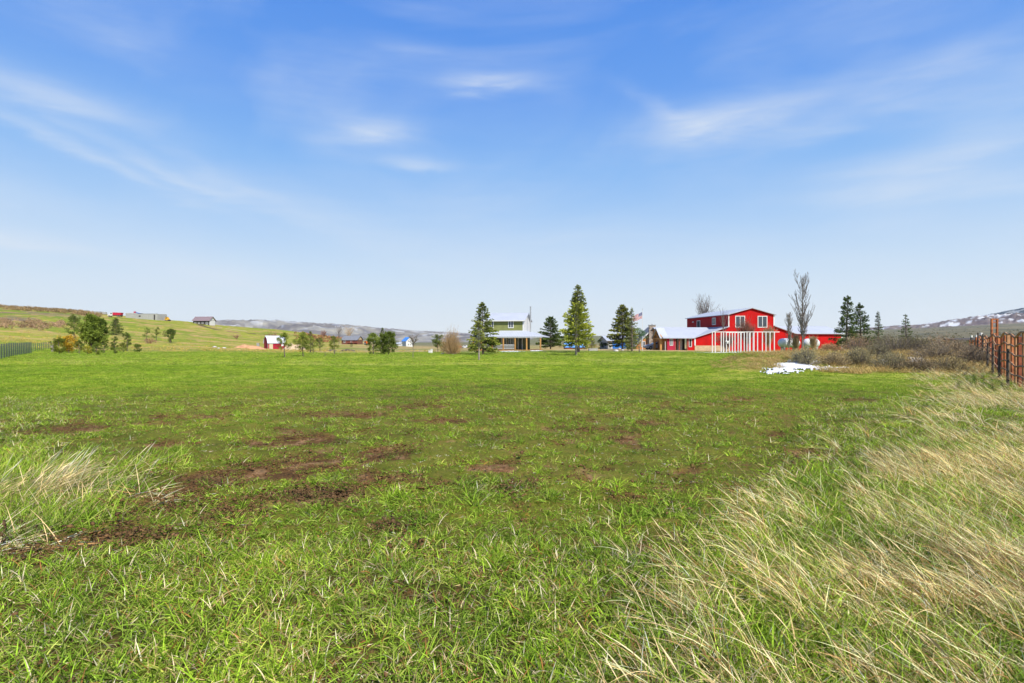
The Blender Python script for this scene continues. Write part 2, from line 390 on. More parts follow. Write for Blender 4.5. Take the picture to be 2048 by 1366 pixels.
def ground_color(x, y):
    px, row, dirt, wear, n0, n1, n2 = zones(x, y)
    r = np.hypot(x, y)
    mix = lambda a, b, t: a*(1-t[:, None])+np.array(b)[None, :]*t[:, None]
    g1 = np.array([.265,.32,.022]); g2 = np.array([.175,.235,.016]); g3 = np.array([.36,.37,.08])
    base = g2[None, :]*np.ones((len(px), 3))
    base = mix(base, g1, sstep(.35, .65, n0))
    base = mix(base, g3, sstep(.55, .75, fbm(x*.11+9, y*.35, 4, 71))*.6)
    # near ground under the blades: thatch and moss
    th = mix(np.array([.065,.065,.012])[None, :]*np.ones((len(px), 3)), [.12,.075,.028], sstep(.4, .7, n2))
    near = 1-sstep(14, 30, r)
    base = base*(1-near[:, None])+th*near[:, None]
    # worn zone: moss with brown
    base = mix(base, [.165,.19,.018], wear*.5)
    dcol = mix(np.array([.125,.066,.026])[None, :]*np.ones((len(px), 3)), [.27,.165,.085], sstep(.45, .75, fbm(x*5, y*5, 4, 81)))
    base = base*(1-dirt[:, None])+dcol*dirt[:, None]
    # dry strip
    tz = sstep(-.2, .6, tall_zone(x, y))*(y > 0.3)*(1-sstep(45, 60, y))
    base = mix(base, [.17,.13,.05], tz*.75*sstep(.25, .6, fbm(x*.7, y*.7, 3, 91)))
    # bank
    P = 1024+FL*x/np.maximum(y, .5)
    bank = sstep(1400, 1520, P+60*(n1-.5))*sstep(27.5, 30.5, y+4*(n0-.5))*(1-sstep(44, 55, y))
    base = mix(base, [.27,.19,.085], bank*.9)
    # middle distance beyond the mown field
    nf = fbm(x*.03, y*.09, 4, 101); nf2 = fbm(x*.12, y*.25, 3, 111); nf3 = fbm(x*.008, y*.02, 4, 121)
    far = sstep(82, 100, y+10*(nf2-.5)+np.where(P < 900, 0, 12))*(y > 0)
    left = (1-sstep(640, 760, P))
    hill = mix(np.array([.23,.26,.03])[None, :]*np.ones((len(px), 3)), [.36,.31,.09], sstep(.46, .72, nf*.6+nf2*.4))
    hill = mix(hill, [.15,.21,.02], sstep(.52, .7, nf3))
    hill = mix(hill, [.40,.27,.12], sstep(.54, .66, nf2)*.75)
    hl = (1-sstep(60, 220, P+80*(nf-.5)))*sstep(140, 220, y)                # sagebrush patches, far left
    hill = mix(hill, [.19,.145,.095], hl*sstep(.50, .62, fbm(x*.035, y*.06, 3, 131)))
    valley = mix(np.array([.36,.27,.125])[None, :]*np.ones((len(px), 3)), [.20,.21,.07], sstep(.40, .62, nf))
    valley = mix(valley, [.155,.155,.085], sstep(260, 700, y))
    valley = mix(valley, [.13,.15,.06], sstep(.5, .65, fbm(x*.004, y*.012, 3, 141))*sstep(500, 1200, y))
    fc = hill*left[:, None]+valley*(1-left)[:, None]
    base = base*(1-far[:, None])+fc*far[:, None]
    # straw band at the edge of the mown field
    band = np.exp(-((y-(78+8*(nf2-.5)))/7)**2)*(1-sstep(800, 900, P))*sstep(400, 520, P)
    base = mix(base, [.34,.27,.10], band*.65*sstep(.35, .55, nf2))
    # right-hand sage plain with old snow lines
    plain = sstep(1650, 1850, P)*sstep(110, 200, y)
    pc = mix(np.array([.145,.135,.085])[None, :]*np.ones((len(px), 3)), [.095,.10,.07], sstep(.45, .6, fbm(x*.02, y*.02, 4, 151)))
    pc = mix(pc, [.22,.20,.13], sstep(.55, .7, fbm(x*.006, y*.03, 4, 161)))
    base = base*(1-plain[:, None])+pc*plain[:, None]
    # dirt tracks on the left hillside: from the hill house down, and a farm road
    def track(pts, w, col, b, amt=.9):
        dmin = np.full(len(px), 1e9)
        for (a, c) in zip(pts[:-1], pts[1:]):
            ax, ay = a; bx, by = c; L = (bx-ax)**2+(by-ay)**2
            t = np.clip(((x-ax)*(bx-ax)+(y-ay)*(by-ay))/L, 0, 1)
            dmin = np.minimum(dmin, np.hypot(x-ax-t*(bx-ax), y-ay-t*(by-ay)))
        return mix(b, col, (1-sstep(w*.6, w*1.2, dmin))*amt)
    for pts, w, col in TRACKS: base = track(pts, w, col, base)
    return np.clip(base, 0, 1)
TRACKS = []
def gp(px, row):
    Y = ground_at(px, row); return (X(px, Y), Y)
TRACKS.append(([gp(398,648), gp(412,654), gp(432,659), gp(465,664), gp(505,667), gp(540,669)], 2.2, [.085,.07,.04]))
TRACKS.append(([gp(404,646), gp(425,652), gp(455,658), gp(490,662)], 1.6, [.40,.33,.20]))
TRACKS.append(([gp(682,689), gp(705,686), gp(740,685)], 1.6, [.46,.36,.22]))
TRACKS.append(([gp(560,702), gp(620,702), gp(680,706), gp(740,706)], 1.8, [.42,.33,.17]))
TRACKS.append(([gp(1120,699.5), gp(1200,699.5), gp(1290,700)], 1.5, [.52,.45,.32]))
TRACKS.append(([gp(820,702), gp(870,702.5)], 1.5, [.5,.38,.22]))

# ------------------------------------------------------------------ ground sheet
def build_ground():
    th = np.concatenate([np.linspace(-180, -56, 32)[:-1], np.linspace(-56, -46, 21)[:-1], np.linspace(-46, 46, 900), np.linspace(46, 56, 21)[1:], np.linspace(56, 180, 32)[1:-1]])
    rr = 683/ np.linspace(1.15, 0.0263, 330)*FL*CZ/683/FL   # even steps on the picture up to 60 m
    rr = CZ/np.linspace(1.15, CZ/60, 380)
    rr = np.concatenate([[0.25, .6, 1.0], rr, np.exp(np.linspace(math.log(60.4), math.log(9000), 260))])
    T, Rr = np.meshgrid(np.radians(th), rr)
    x = (Rr*np.sin(T)).ravel(); y = (Rr*np.cos(T)).ravel()
    z = height(x, y)
    px, row, dirt, wear, n0, n1, n2 = zones(x, y)
    r = np.hypot(x, y)
    z = z-dirt*0.03*(r < 30)+(fbm(x*14, y*14, 3, 171)-.5)*0.035*(1-sstep(10, 22, r))
    V = np.stack([x, y, z], 1)
    nr, nc = T.shape
    i = np.arange(nr-1)[:, None]*nc+np.arange(nc)[None, :]; j = np.arange(nr-1)[:, None]*nc+(np.arange(nc)+1)[None, :] % nc
    F = np.stack([i, j, j+nc, i+nc], 2).reshape(-1, 4)[:, ::-1]
    V = np.concatenate([V, [[0, 0, float(V[:nc, 2].mean())]]])
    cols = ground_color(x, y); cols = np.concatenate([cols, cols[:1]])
    m = bpy.data.materials.new('pasture_ground'); m.use_nodes = True; t = m.node_tree; b = t.nodes['Principled BSDF']
    b.inputs['Roughness'].default_value = .95; b.inputs['Specular IOR Level'].default_value = .1
    a = t.nodes.new('ShaderNodeAttribute'); a.attribute_name = 'col'
    g = t.nodes.new('ShaderNodeNewGeometry')
    def nz(scale, det=6, rough=.65):
        n = t.nodes.new('ShaderNodeTexNoise'); n.inputs['Scale'].default_value = scale; n.inputs['Detail'].default_value = det; n.inputs['Roughness'].default_value = rough
        t.links.new(g.outputs['Position'], n.inputs['Vector']); return n.outputs['Fac']
    def rmp(f, lo, hi, p0=.3, p1=.7):
        r_ = t.nodes.new('ShaderNodeValToRGB'); t.links.new(f, r_.inputs[0])
        r_.color_ramp.elements[0].position = p0; r_.color_ramp.elements[0].color = (*lo, 1)
        r_.color_ramp.elements[1].position = p1; r_.color_ramp.elements[1].color = (*hi, 1); return r_.outputs[0]
    def mul(c1, c2):
        mx = t.nodes.new('ShaderNodeMix'); mx.data_type = 'RGBA'; mx.blend_type = 'MULTIPLY'; mx.inputs[0].default_value = 1
        t.links.new(c1, mx.inputs[6]); t.links.new(c2, mx.inputs[7]); return mx.outputs[2]
    c = mul(a.outputs['Color'], rmp(nz(1.3, 8, .72), (.62,.66,.6), (1.38,1.30,1.3)))
    c = mul(c, rmp(nz(22, 4, .7), (.68,.72,.68), (1.3,1.26,1.3)))
    c = mul(c, rmp(nz(.22, 6, .7), (.74,.78,.72), (1.26,1.2,1.2)))
    c = mul(c, rmp(nz(.045, 4), (.86,.90,.86), (1.12,1.06,1.1)))
    t.links.new(c, b.inputs['Base Color'])
    bp = t.nodes.new('ShaderNodeBump'); bp.inputs['Strength'].default_value = .7; bp.inputs['Distance'].default_value = .05
    t.links.new(nz(9, 8, .75), bp.inputs['Height']); t.links.new(bp.outputs[0], b.inputs['Normal'])
    # centre fan closes the hole under the camera
    o = np_mesh('ground', V, F, m, cols=cols, smooth=True)
    return tag(o, kind='structure', label='green pasture and hillside terrain reaching to the horizon')
build_ground()

# ------------------------------------------------------------------ distant hills
def hills(name, sil, y0, yc, y1, colA, colB, snow, seed, label, base_row=684, n=420, m=70, rough=1.0, snowlv=.55):
    pxs = np.linspace(sil[0][0], sil[-1][0], n); crest = np.interp(pxs, [s[0] for s in sil], [s[1] for s in sil])
    vs = []; cs = []
    t = np.linspace(0, 1, m)
    Yv = np.where(t < .75, y0+(yc-y0)*t/.75, yc+(y1-yc)*(t-.75)/.25)
    PX, YY = np.meshgrid(pxs, Yv); x = (PX-1024)/FL*YY
    CR = np.meshgrid(crest, Yv)[0]
    hc = CZ-(CR-683)*yc/FL
    up = np.where(YY <= yc, sstep(y0, yc, YY)**1.0, 1-sstep(yc, y1, YY)*.6)
    s = 1/(yc*.10)
    rid = 1-np.abs(2*fbm(x*s*1.6+seed, YY*s, 5, seed)-1)      # ridges and gullies
    hb = CZ-(base_row-683)*y0/FL
    z = hb+(hc-hb)*up + (rid-.72)*(hc-hb)*.75*rough*np.sin(np.pi*np.clip(up, 0, 1))**.8
    z += (fbm(x*s*14, YY*s*14, 3, seed+3)-.5)*(hc-hb)*.06
    ed = sstep(0, .04, (PX-sil[0][0])/(sil[-1][0]-sil[0][0]))*(1-sstep(.96, 1, (PX-sil[0][0])/(sil[-1][0]-sil[0][0])))
    z = np.where(True, z, z)
    V = np.stack([x.ravel(), YY.ravel(), z.ravel()], 1)
    f = fbm(x*s*3, YY*s*6, 4, seed+7).ravel()
    col = np.array(colA)[None, :]*(1-sstep(.35, .65, f))[:, None]+np.array(colB)[None, :]*sstep(.35, .65, f)[:, None]
    sn = sstep(snowlv, snowlv+.07, fbm(x*s*5+4, YY*s*9, 5, seed+9)+.16*(up-.6)+.25*(rid-.75))*snow
    sn = sn.ravel()[:, None]; col = col*(1-sn)+np.array([.52,.54,.58])[None, :]*sn
    i = (np.arange(m-1)[:, None]*n+np.arange(n-1)[None, :]).ravel(); F = np.stack([i, i+1, i+n+1, i+n], 1)
    o = np_mesh(name, V, F, M_hill, cols=col, smooth=True)
    tag(o, kind='structure', label=label); return o
M_hill = leafmat('hill_cover', 0.0, 1.0, .95, .02, .25)
hills('hills', [(300,655),(380,650),(430,644),(460,641.5),(500,642.5),(540,643.5),(580,646),(620,648.5),(680,651.5),(740,656),(790,660),(850,663),(910,665.5),(960,668),(1010,672),(1080,678),(1150,683)],
      1500, 3600, 5200, [.15,.14,.14], [.26,.25,.23], .5, 7, 'long grey sagebrush ridge with snow streaks behind the left fields', base_row=690, snowlv=.66)
hills('hills', [(600,678),(700,674),(900,671),(1000,671.5),(1100,672),(1200,672),(1300,671),(1450,672),(1600,673)],
      3000, 6500, 8000, [.10,.115,.09], [.15,.15,.11], .3, 17, 'low dark green rise closing the plain behind the houses', rough=.4, snowlv=.68)
hills('hills', [(1600,676),(1680,668),(1740,657),(1780,654),(1830,652),(1870,647),(1900,642),(1930,638),(1965,633),(2000,631),(2060,628),(2200,622),(2400,618)],
      2400, 4300, 6000, [.13,.10,.10], [.17,.14,.13], 1.0, 27, 'snow streaked ridge rising at the right edge', base_row=672, snowlv=.61)
hills('hills', [(1930,640),(1975,630),(1990,627),(2015,622),(2048,617),(2120,609),(2400,600)],
      4000, 5400, 7200, [.030,.045,.062], [.045,.062,.082], .35, 37, 'dark blue forested mountain behind the snowy ridge', base_row=665, rough=.5, snowlv=.66)

# ------------------------------------------------------------------ foliage geometry
def unit(v): return v/np.maximum(np.linalg.norm(v, axis=1, keepdims=True), 1e-9)
def leafquads(P, D, L, W, cols, rs, bend=0.0):
    cols = np.minimum(np.asarray(cols)*np.array([1.85,1.65,1.3]), .9)
    """thin four-sided leaves: base P, direction D, length L, width W"""
    n = len(P); D = unit(D); s = unit(np.cross(D, unit(rs.normal(size=(n, 3)))))
    L = np.broadcast_to(L, (n,))[:, None]; W = np.broadcast_to(W, (n,))[:, None]
    V = np.stack([P, P+D*L*.5+s*W*.5, P+D*L, P+D*L*.5-s*W*.5], 1)
    return V.reshape(-1, 3), np.arange(4*n).reshape(-1, 4), np.repeat(cols, 4, 0)
def tubes(A, B, ra, rb, k=3):
    n = len(A); d = unit(B-A); u = unit(np.cross(d, np.tile([[.31,.52,.17]], (n, 1)))); w = np.cross(d, u)
    ra = np.broadcast_to(ra, (n,))[:, None]; rb = np.broadcast_to(rb, (n,))[:, None]; vs = []
    for (P, r) in ((A, ra), (B, rb)):
        for i in range(k):
            a = 2*math.pi*i/k; vs.append(P+(u*math.cos(a)+w*math.sin(a))*r)
    V = np.stack(vs, 1).reshape(-1, 3); b = (np.arange(n)*2*k)[:, None]
    F = np.concatenate([b+np.array([[i, (i+1) % k, k+(i+1) % k, k+i]]) for i in range(k)])
    return V, F
def merge(parts):
    V = []; F = []; K = []; b = 0
    for p in parts:
        V.append(p[0]); F.append(p[1]+b); b += len(p[0])
        if len(p) > 2: K.append(p[2])
    return np.concatenate(V), np.concatenate(F), (np.concatenate(K) if K else None)
def colvar(base, n, rs, amt=.3, warm=.12):
    k = 1+rs.uniform(-amt, amt, (n, 1)); c = np.array(base)[None, :]*k
    c[:, 0] *= 1+rs.uniform(-warm, warm*2, n); return c

def conifer(rs, H, Rd, clear=.08, shape=.85, dens=1.0, droop=.15, col=(.04,.07,.02), tipcol=None, gap=.25, up=.35):
    """whorled spruce: trunk with limbs, crown of needle sprays"""
    tip = np.array(tipcol if tipcol is not None else col)
    lean = rs.uniform(-.02, .02, 2)
    segs = np.linspace(0, 1, 9); pts = np.array([[lean[0]*H*s*s, lean[1]*H*s*s, H*s*.985] for s in segs])
    rad = H*.021*(1-segs)**.9+.012
    tr = [tubes(pts[:-1], pts[1:], rad[:-1], rad[1:], 7)]
    limbsA = []; limbsB = []; LP = []; LD = []; LL = []; LC = []
    nw = max(9, int(H*3.0*dens**.5)+6); z0 = clear
    for wv in range(nw):
        s = z0+(1-z0)*(wv/nw)**.92
        rr = Rd*((1-s)/(1-z0))**shape*(1+rs.uniform(-.18, .14))+.03*Rd
        if s < clear+.1: rr *= .82
        nb = rs.randint(6, 10)
        for b_ in range(nb):
            if rs.rand() < gap*.5: continue
            a = rs.rand()*2*math.pi; L = rr*rs.uniform(.75, 1.2)
            zz = H*s+rs.uniform(-.02, .02)*H
            el_ = up*(s-.25)*1.5-droop*(1-s)
            d = np.array([math.cos(a), math.sin(a), el_]); d /= np.linalg.norm(d)
            o = np.array([lean[0]*H*s*s, lean[1]*H*s*s, zz]); tipP = o+d*L; tipP[2] += L*.10
            limbsA.append(o); limbsB.append(tipP)
            k = max(7, int(30*dens*L/Rd)+3)
            t = rs.uniform(.12, 1.0, k)**.8; p = o[None]+(tipP-o)[None]*t[:, None]
            sd = np.cross(d, [0, 0, 1.]); sg = rs.choice([-1, 1], k)
            w = (1-t*.75)*L*.34
            off = sd[None]*(sg*w*rs.uniform(.1, 1, k))[:, None]; p = p+off; p[:, 2] += rs.uniform(-.035, .02, k)*H*.6
            dd = d[None]*.9+sd[None]*(sg*.55)[:, None]+np.stack([0*t, 0*t, rs.uniform(-.45, .25, k)], 1)
            LP.append(p); LD.append(dd); LL.append(rs.uniform(.55, 1.15, k)*max(.10*Rd+.05, L*.17))
            light = t[:, None]**2
            LC.append((np.array(col)[None]*(1-light)+tip[None]*light)*(1+rs.uniform(-.3, .35, (k, 1))))
    # leader
    k = int(26*dens); t = rs.uniform(.86, 1.0, k)
    LP.append(np.stack([0*t+lean[0]*H, 0*t+lean[1]*H, H*t], 1)); LD.append(np.stack([rs.normal(0, .6, k), rs.normal(0, .6, k), rs.uniform(.2, 1.2, k)], 1))
    LL.append(np.full(k, Rd*.11)); LC.append(np.array(tip)[None]*(1+rs.uniform(-.3, .3, (k, 1))))
    tr.append(tubes(np.array(limbsA), np.array(limbsB), H*.0045+.004, .003, 3))
    P = np.concatenate(LP); D = np.concatenate(LD); L = np.concatenate(LL); K = np.concatenate(LC)
    return merge(tr)[:2], leafquads(P, D, L, L*.5, K, rs)
def pine(rs, H, Rd, clear=.2, dens=1.0, col=(.07,.11,.025), nbr=None, top=.55, leaf=.13, pt=.5, cone=False):
    """open pine or broad bush-pine: limbs ending in needle tufts"""
    nbr = nbr or int(34*dens); Rd = Rd*(.80 if cone else .95)
    segs = np.linspace(0, 1, 7); pts = np.array([[math.sin(s*3+H)*.02*H, math.cos(s*2+H)*.015*H, H*s*.96] for s in segs]); rad = H*.02*(1-segs*.9)+.01
    tr = [tubes(pts[:-1], pts[1:], rad[:-1], rad[1:], 6)]
    A = []; B = []; P = []; D = []; L = []; K = []
    for b_ in range(nbr):
        s = clear+(1-clear)*rs.rand()**.9; prof = math.sin(math.pi*min(1, (s-clear)/(1-clear)*.82+.18))**pt
        if s > .9: prof *= .75
        if cone: prof = .12+.95*(1-(s-clear)/(1-clear))**.75*rs.uniform(.7, 1.1)
        Lb = Rd*prof*rs.uniform(.6, 1.1); a = rs.rand()*2*math.pi
        d = np.array([math.cos(a), math.sin(a), rs.uniform(.15, .7)]); o = np.array([np.interp(s, segs, pts[:, 0]), np.interp(s, segs, pts[:, 1]), H*s*.93])
        tip = o+d*Lb; tip[2] = min(tip[2], H); A.append(o); B.append(tip)
        for c_ in range(4):
            c = o+(tip-o)*rs.uniform(.45, 1.08)+rs.normal(0, Rd*.07, 3); k = int(24*dens)
            v = rs.normal(size=(k, 3)); v = unit(v); v[:, 2] += .3
            P.append(c[None]+v*rs.uniform(0, Rd*.15, (k, 1))); D.append(v); L.append(rs.uniform(.7, 1.4, k)*Rd*leaf)
            kk = np.array(col)*rs.uniform(.65, 1.4); K.append(kk[None]*(1+rs.uniform(-.25, .25, (k, 1))))
    tr.append(tubes(np.array(A), np.array(B), H*.006+.004, .004, 3))
    P = np.concatenate(P); D = np.concatenate(D); L = np.concatenate(L); K = np.concatenate(K)
    return merge(tr)[:2], leafquads(P, D, L, L*.38, K, rs)
def bare(rs, H, Rd, mr=.011, spread=.5, depth=4, nmain=5, trunk=.25, thick=.02, upright=.5, kids=4):
    """leafless tree: every limb forks down to twigs"""
    A = []; B = []; ra = []; rb = []
    def grow(p, d, L, r, lv):
        n = 3
        for i in range(n):
            d = d+rs.normal(0, .10, 3)+np.array([0, 0, upright*.10]); d = d/np.linalg.norm(d); q = p+d*L/n
            A.append(p); B.append(q); ra.append(max(r, mr)); rb.append(max(r*.82, mr*.8)); r *= .82; p = q
            if lv < depth:
                for k_ in range(kids if i else kids-2):
                    a = rs.normal(size=3); a -= a.dot(d)*d; a /= np.linalg.norm(a)+1e-9
                    nd = d*(1-spread*.5)+a*spread; nd /= np.linalg.norm(nd); nd[2] += upright*.25
                    if rs.rand() < .75: grow(p, nd/np.linalg.norm(nd), L*rs.uniform(.42, .68), r*.55, lv+1)
    if trunk > 0:
        A.append(np.zeros(3)); B.append(np.array([0, 0, H*trunk])); ra.append(H*thick); rb.append(H*thick*.8)
    for i in range(nmain):
        a = 2*math.pi*i/nmain+rs.uniform(-.4, .4); s = Rd/H*rs.uniform(.15, 1.0)
        d = np.array([math.cos(a)*s, math.sin(a)*s, 1.0]); d /= np.linalg.norm(d)
        grow(np.array([0, 0, H*trunk]), d, H*(1-trunk)*rs.uniform(.6, .8), H*thick*.5, 2)
    A = np.array(A); B = np.array(B)
    zt = max(B[:, 2].max(), 1e-3); sc_ = H/zt; rx = np.percentile(np.abs(B[:, :2]), 98); sx = min(1.6, max(.4, Rd/max(rx, 1e-3)))
    S = np.array([sx, sx, sc_]); return tubes(A*S, B*S, np.array(ra), np.array(rb), 3)
def poplar(rs, H, Rd):
    A = []; B = []; ra = []; rb = []
    seg = 10; p = np.zeros(3); zs = np.linspace(0, H, seg+1)
    cx = np.cumsum(rs.normal(0, .02, (seg+1, 2)), 0)*H*.05; cx[0] = 0
    for i in range(seg):
        A.append([*cx[i], zs[i]]); B.append([*cx[i+1], zs[i+1]]); ra.append(H*.013*(1-i/seg)+.01); rb.append(H*.013*(1-(i+1)/seg)+.008)
    def br(o, a, L, r, lv, tilt):
        d = np.array([math.cos(a)*tilt, math.sin(a)*tilt, 1.0]); d /= np.linalg.norm(d); p = o; n = 4
        for i in range(n):
            d = d+rs.normal(0, .07, 3)+np.array([-.06*math.cos(a)*tilt, -.06*math.sin(a)*tilt, .07]); d /= np.linalg.norm(d)
            q = p+d*L/n; A.append(p); B.append(q); ra.append(max(r, .014)); rb.append(max(r*.8, .010)); r *= .8; p = q
            if lv > 0:
                for k_ in range(2):
                    br(p, a+rs.uniform(-1.6, 1.6), L*rs.uniform(.15, .36), r*.55, lv-1, rs.uniform(.35, .8))
    for i in range(44):
        s = .12+.80*rs.rand()**.85; o = np.array([np.interp(H*s, zs, cx[:, 0]), np.interp(H*s, zs, cx[:, 1]), H*s])
        prof = (math.sin(math.pi*min(1, s*.9+.12)))**.6
        br(o, rs.rand()*6.28, min(H*.30, H*(1.0-s)*1.15)*rs.uniform(.6, 1), H*.0042*(1.2-s)+.006, 2, rs.uniform(.4, 1.0)*Rd/H*4.3*prof)
    A = np.array(A, float); B = np.array(B, float); k = H/B[:, 2].max(); S = np.array([1, 1, k])
    return tubes(A*S, B*S, np.array(ra), np.array(rb), 3)
def dome_shrub(rs, H, Rd, col, n=1500, leaf=.07, tw=70, wid=.35, upw=.8, lift=.12):
    """low rounded shrub: stems fanning from the root with small leaves along their outer half"""
    a = rs.rand(tw)*2*math.pi; e = np.arccos(rs.uniform(.05, 1, tw)**.8); L = rs.uniform(.75, 1.05, tw)
    hum = 1+.22*np.sin(a*3+H*7)+.12*np.sin(a*7+H)
    T = np.stack([np.cos(a)*np.sin(e)*Rd*L*hum, np.sin(a)*np.sin(e)*Rd*L*hum, np.maximum(np.cos(e)*H*L, .08*H)], 1)
    B0 = np.stack([np.cos(a)*Rd*.10, np.sin(a)*Rd*.10, 0*a], 1)
    st = tubes(B0, T, .010+.006*H, .004, 3)
    idx = rs.randint(0, tw, n); t = rs.uniform(.45, 1.06, n)**.7; P = B0[idx]+(T-B0)[idx]*t[:, None]+rs.normal(0, .075, (n, 3))*np.array([Rd, Rd, H])
    P[:, 2] = np.maximum(P[:, 2], .02)
    D = unit((T-B0)[idx])*.6+rs.normal(0, .5, (n, 3))+np.array([0, 0, upw*.5])
    sh = 1+rs.uniform(-.3, .3, tw); K = np.array(col)[None]*sh[idx][:, None]*(1+rs.uniform(-.25, .25, (n, 1)))
    Lf = rs.uniform(.6, 1.3, n)*leaf
    return st, leafquads(P, D, Lf, Lf*wid, K, rs)

def place(px, base, top, hw, Y=None):
    Y = Y or ground_at(px, base); x = X(px, Y); z = hz(x, Y)
    H = (Z(top, Y)-z); return x, Y, z-.03, max(H, .3), hw/FL*Y*1.12
def add_tree(name, px, base, top, hw, label, gen, group, cat='tree', Y=None, barkm=None, leafm=None, crown='crown', seed=None):
    x, Yd, z, H, Rd = place(px, base, top, hw, Y)
    rs = np.random.RandomState(int(px*7+top) if seed is None else seed)
    root = empty(name, (x, Yd, z), label=label, cat=cat, group=group)
    tr, cr = gen(rs, H, Rd)
    np_mesh('trunk' if cat == 'tree' else 'stem', tr[0], tr[1], barkm or M_bark, root)
    if cr is not None: np_mesh(crown, cr[0], cr[1], leafm or M_leaf, root, cols=cr[2])
    return root
def add_bare(name, px, base, top, hw, label, group, cat='tree', Y=None, m=None, **kw):
    x, Yd, z, H, Rd = place(px, base, top, hw, Y)
    rs = np.random.RandomState(int(px*5+top))
    V, F = (poplar(rs, H, Rd) if kw.pop('poplar', False) else bare(rs, H, Rd, **kw))
    o = np_mesh(name, V, F, m or M_greytwig, loc=(x, Yd, z)); tag(o, label, cat, group); return o
DG = (.028,.050,.018); MG = (.075,.110,.022); LG = (.15,.20,.035); OL = (.10,.125,.025)
sp = lambda **k: (lambda rs, H, Rd: conifer(rs, H, Rd, **k))
pn = lambda **k: (lambda rs, H, Rd: pine(rs, H, Rd, **k))
ds = lambda **k: (lambda rs, H, Rd: dome_shrub(rs, H, Rd, **k))
G1 = 'spruces around the houses'; G2 = 'spruces beyond the sagebrush bank'; G3 = 'trees of the grove on the left'; G4 = 'young pines in the middle fields'
add_tree('spruce_tree', 966, 709, 605, 30, 'tall dark spruce in front of the green house, behind a thinner young tree', sp(col=(.045,.07,.022), tipcol=(.11,.14,.03), clear=.10, dens=1.5, shape=.8), G1)
add_tree('spruce_tree', 958, 720, 641, 17, 'slim pale green young spruce with bare grey lower trunk, nearest the viewer of the row', sp(col=(.10,.13,.03), tipcol=(.17,.20,.05), clear=.34, dens=1.0, shape=.55, gap=.4), G1, barkm=M_barkg)
add_tree('spruce_tree', 1157, 705, 570, 27, 'tallest spruce of the row, pointed top above all the others', sp(col=(.055,.08,.022), tipcol=(.14,.17,.035), clear=.12, dens=1.5, shape=.72, gap=.35), G1)
add_tree('spruce_tree', 1152, 711, 604, 30, 'broad bright yellow green spruce just in front of the tallest spruce', sp(col=(.11,.145,.025), tipcol=(.22,.26,.05), clear=.24, dens=1.5, shape=.6, gap=.35), G1, barkm=M_barkg)
add_tree('spruce_tree', 1101, 698, 634, 25, 'short wide dark spruce standing between the green house and the tallest spruce', sp(col=DG, tipcol=(.05,.08,.02), clear=.12, dens=1.6, shape=.7, droop=.1, up=.5), G1)
add_tree('spruce_tree', 1245, 699, 610, 26, 'dense olive spruce beside the flagpole and the blue garage', sp(col=(.045,.065,.02), tipcol=(.12,.14,.03), clear=.12, dens=1.8, shape=.68), G1)
add_tree('spruce_tree', 1264, 703, 615, 17, 'thin see-through spruce just left of the flag', sp(col=(.07,.10,.04), tipcol=(.14,.17,.06), clear=.10, dens=.8, shape=.8, gap=.5), G1)
add_tree('spruce_tree', 1184, 698, 666, 8, 'small pale spruce right of the bright green one', sp(col=(.08,.11,.02), tipcol=(.14,.17,.03), clear=.06, dens=1.1), G1)
add_tree('spruce_tree', 1170, 699, 676, 8, 'small bushy spruce by the pale blue roofed shed', sp(col=(.09,.12,.02), tipcol=(.16,.19,.03), clear=.04, dens=1.1), G1)
add_tree('blue_spruce_tree', 1279, 705, 656, 14, 'little blue green tree on a dark trunk in front of the cedar house', pn(col=(.08,.14,.10), clear=.42, dens=.6), G1)
add_tree('pine_tree', 1256, 702, 690, 11, 'low green bush under the olive spruce', pn(col=(.09,.12,.03), clear=.15, dens=.8), G1, cat='tree')
add_tree('pine_tree', 1200, 698, 679, 7, 'dark small conifer by the drive, left of the grey roofed garage', pn(col=DG, clear=.05, dens=.7), G1)
add_tree('pine_tree', 1208, 698, 686, 8, 'low dark juniper bush touching the wall of the blue garage', pn(col=DG, clear=.02, dens=.7), G1)
rS = dict(col=(.035,.06,.025), tipcol=(.055,.085,.03))
add_tree('spruce_tree', 1693, 0, 591, 27, 'tallest dark spruce beyond the sagebrush bank, beside the end of the red barn', sp(clear=.05, dens=1.5, gap=.45, shape=.75, **rS), G2, Y=62)
add_tree('spruce_tree', 1722, 0, 606, 26, 'second spruce beyond the bank, its branches meeting the tallest one', sp(clear=.05, dens=1.4, gap=.4, shape=.8, **rS), G2, Y=64)
add_tree('spruce_tree', 1757, 0, 622, 13, 'narrow small spruce third from the red barn beyond the bank', sp(clear=.05, dens=1.0, gap=.45, **rS), G2, Y=68)
add_tree('spruce_tree', 1813, 0, 628, 18, 'lone spruce farthest right beyond the sagebrush bank', sp(clear=.05, dens=1.0, gap=.5, **rS), G2, Y=60)
# grove on the left
add_tree('pine_tree', 147, 681, 631, 15, 'sparse tall pine with a forked top at the left back of the grove', pn(col=(.07,.10,.03), clear=.25, dens=.9), G3)
add_tree('pine_tree', 182, 697, 632, 29, 'biggest and broadest green pine in the grove', pn(col=(.085,.125,.026), clear=.02, dens=1.5, nbr=80, cone=True, leaf=.16), G3, seed=5)
add_tree('pine_tree', 204, 690, 637, 17, 'dark green pine against the right side of the biggest pine', pn(col=(.055,.09,.022), clear=.06, dens=1.2, cone=True, leaf=.17), G3)
add_tree('spruce_tree', 232, 670, 636, 12, 'single layered conifer with stiff level branches on the slope', sp(col=(.05,.08,.03), tipcol=(.08,.11,.035), clear=.10, dens=1.2, shape=.7, gap=.3), G3)
add_tree('juniper_bush', 118, 708, 677, 13, 'rounded dark green juniper at the left end of the grove', pn(col=(.08,.105,.02), clear=.02, dens=1.0, nbr=40), G3, cat='shrub')
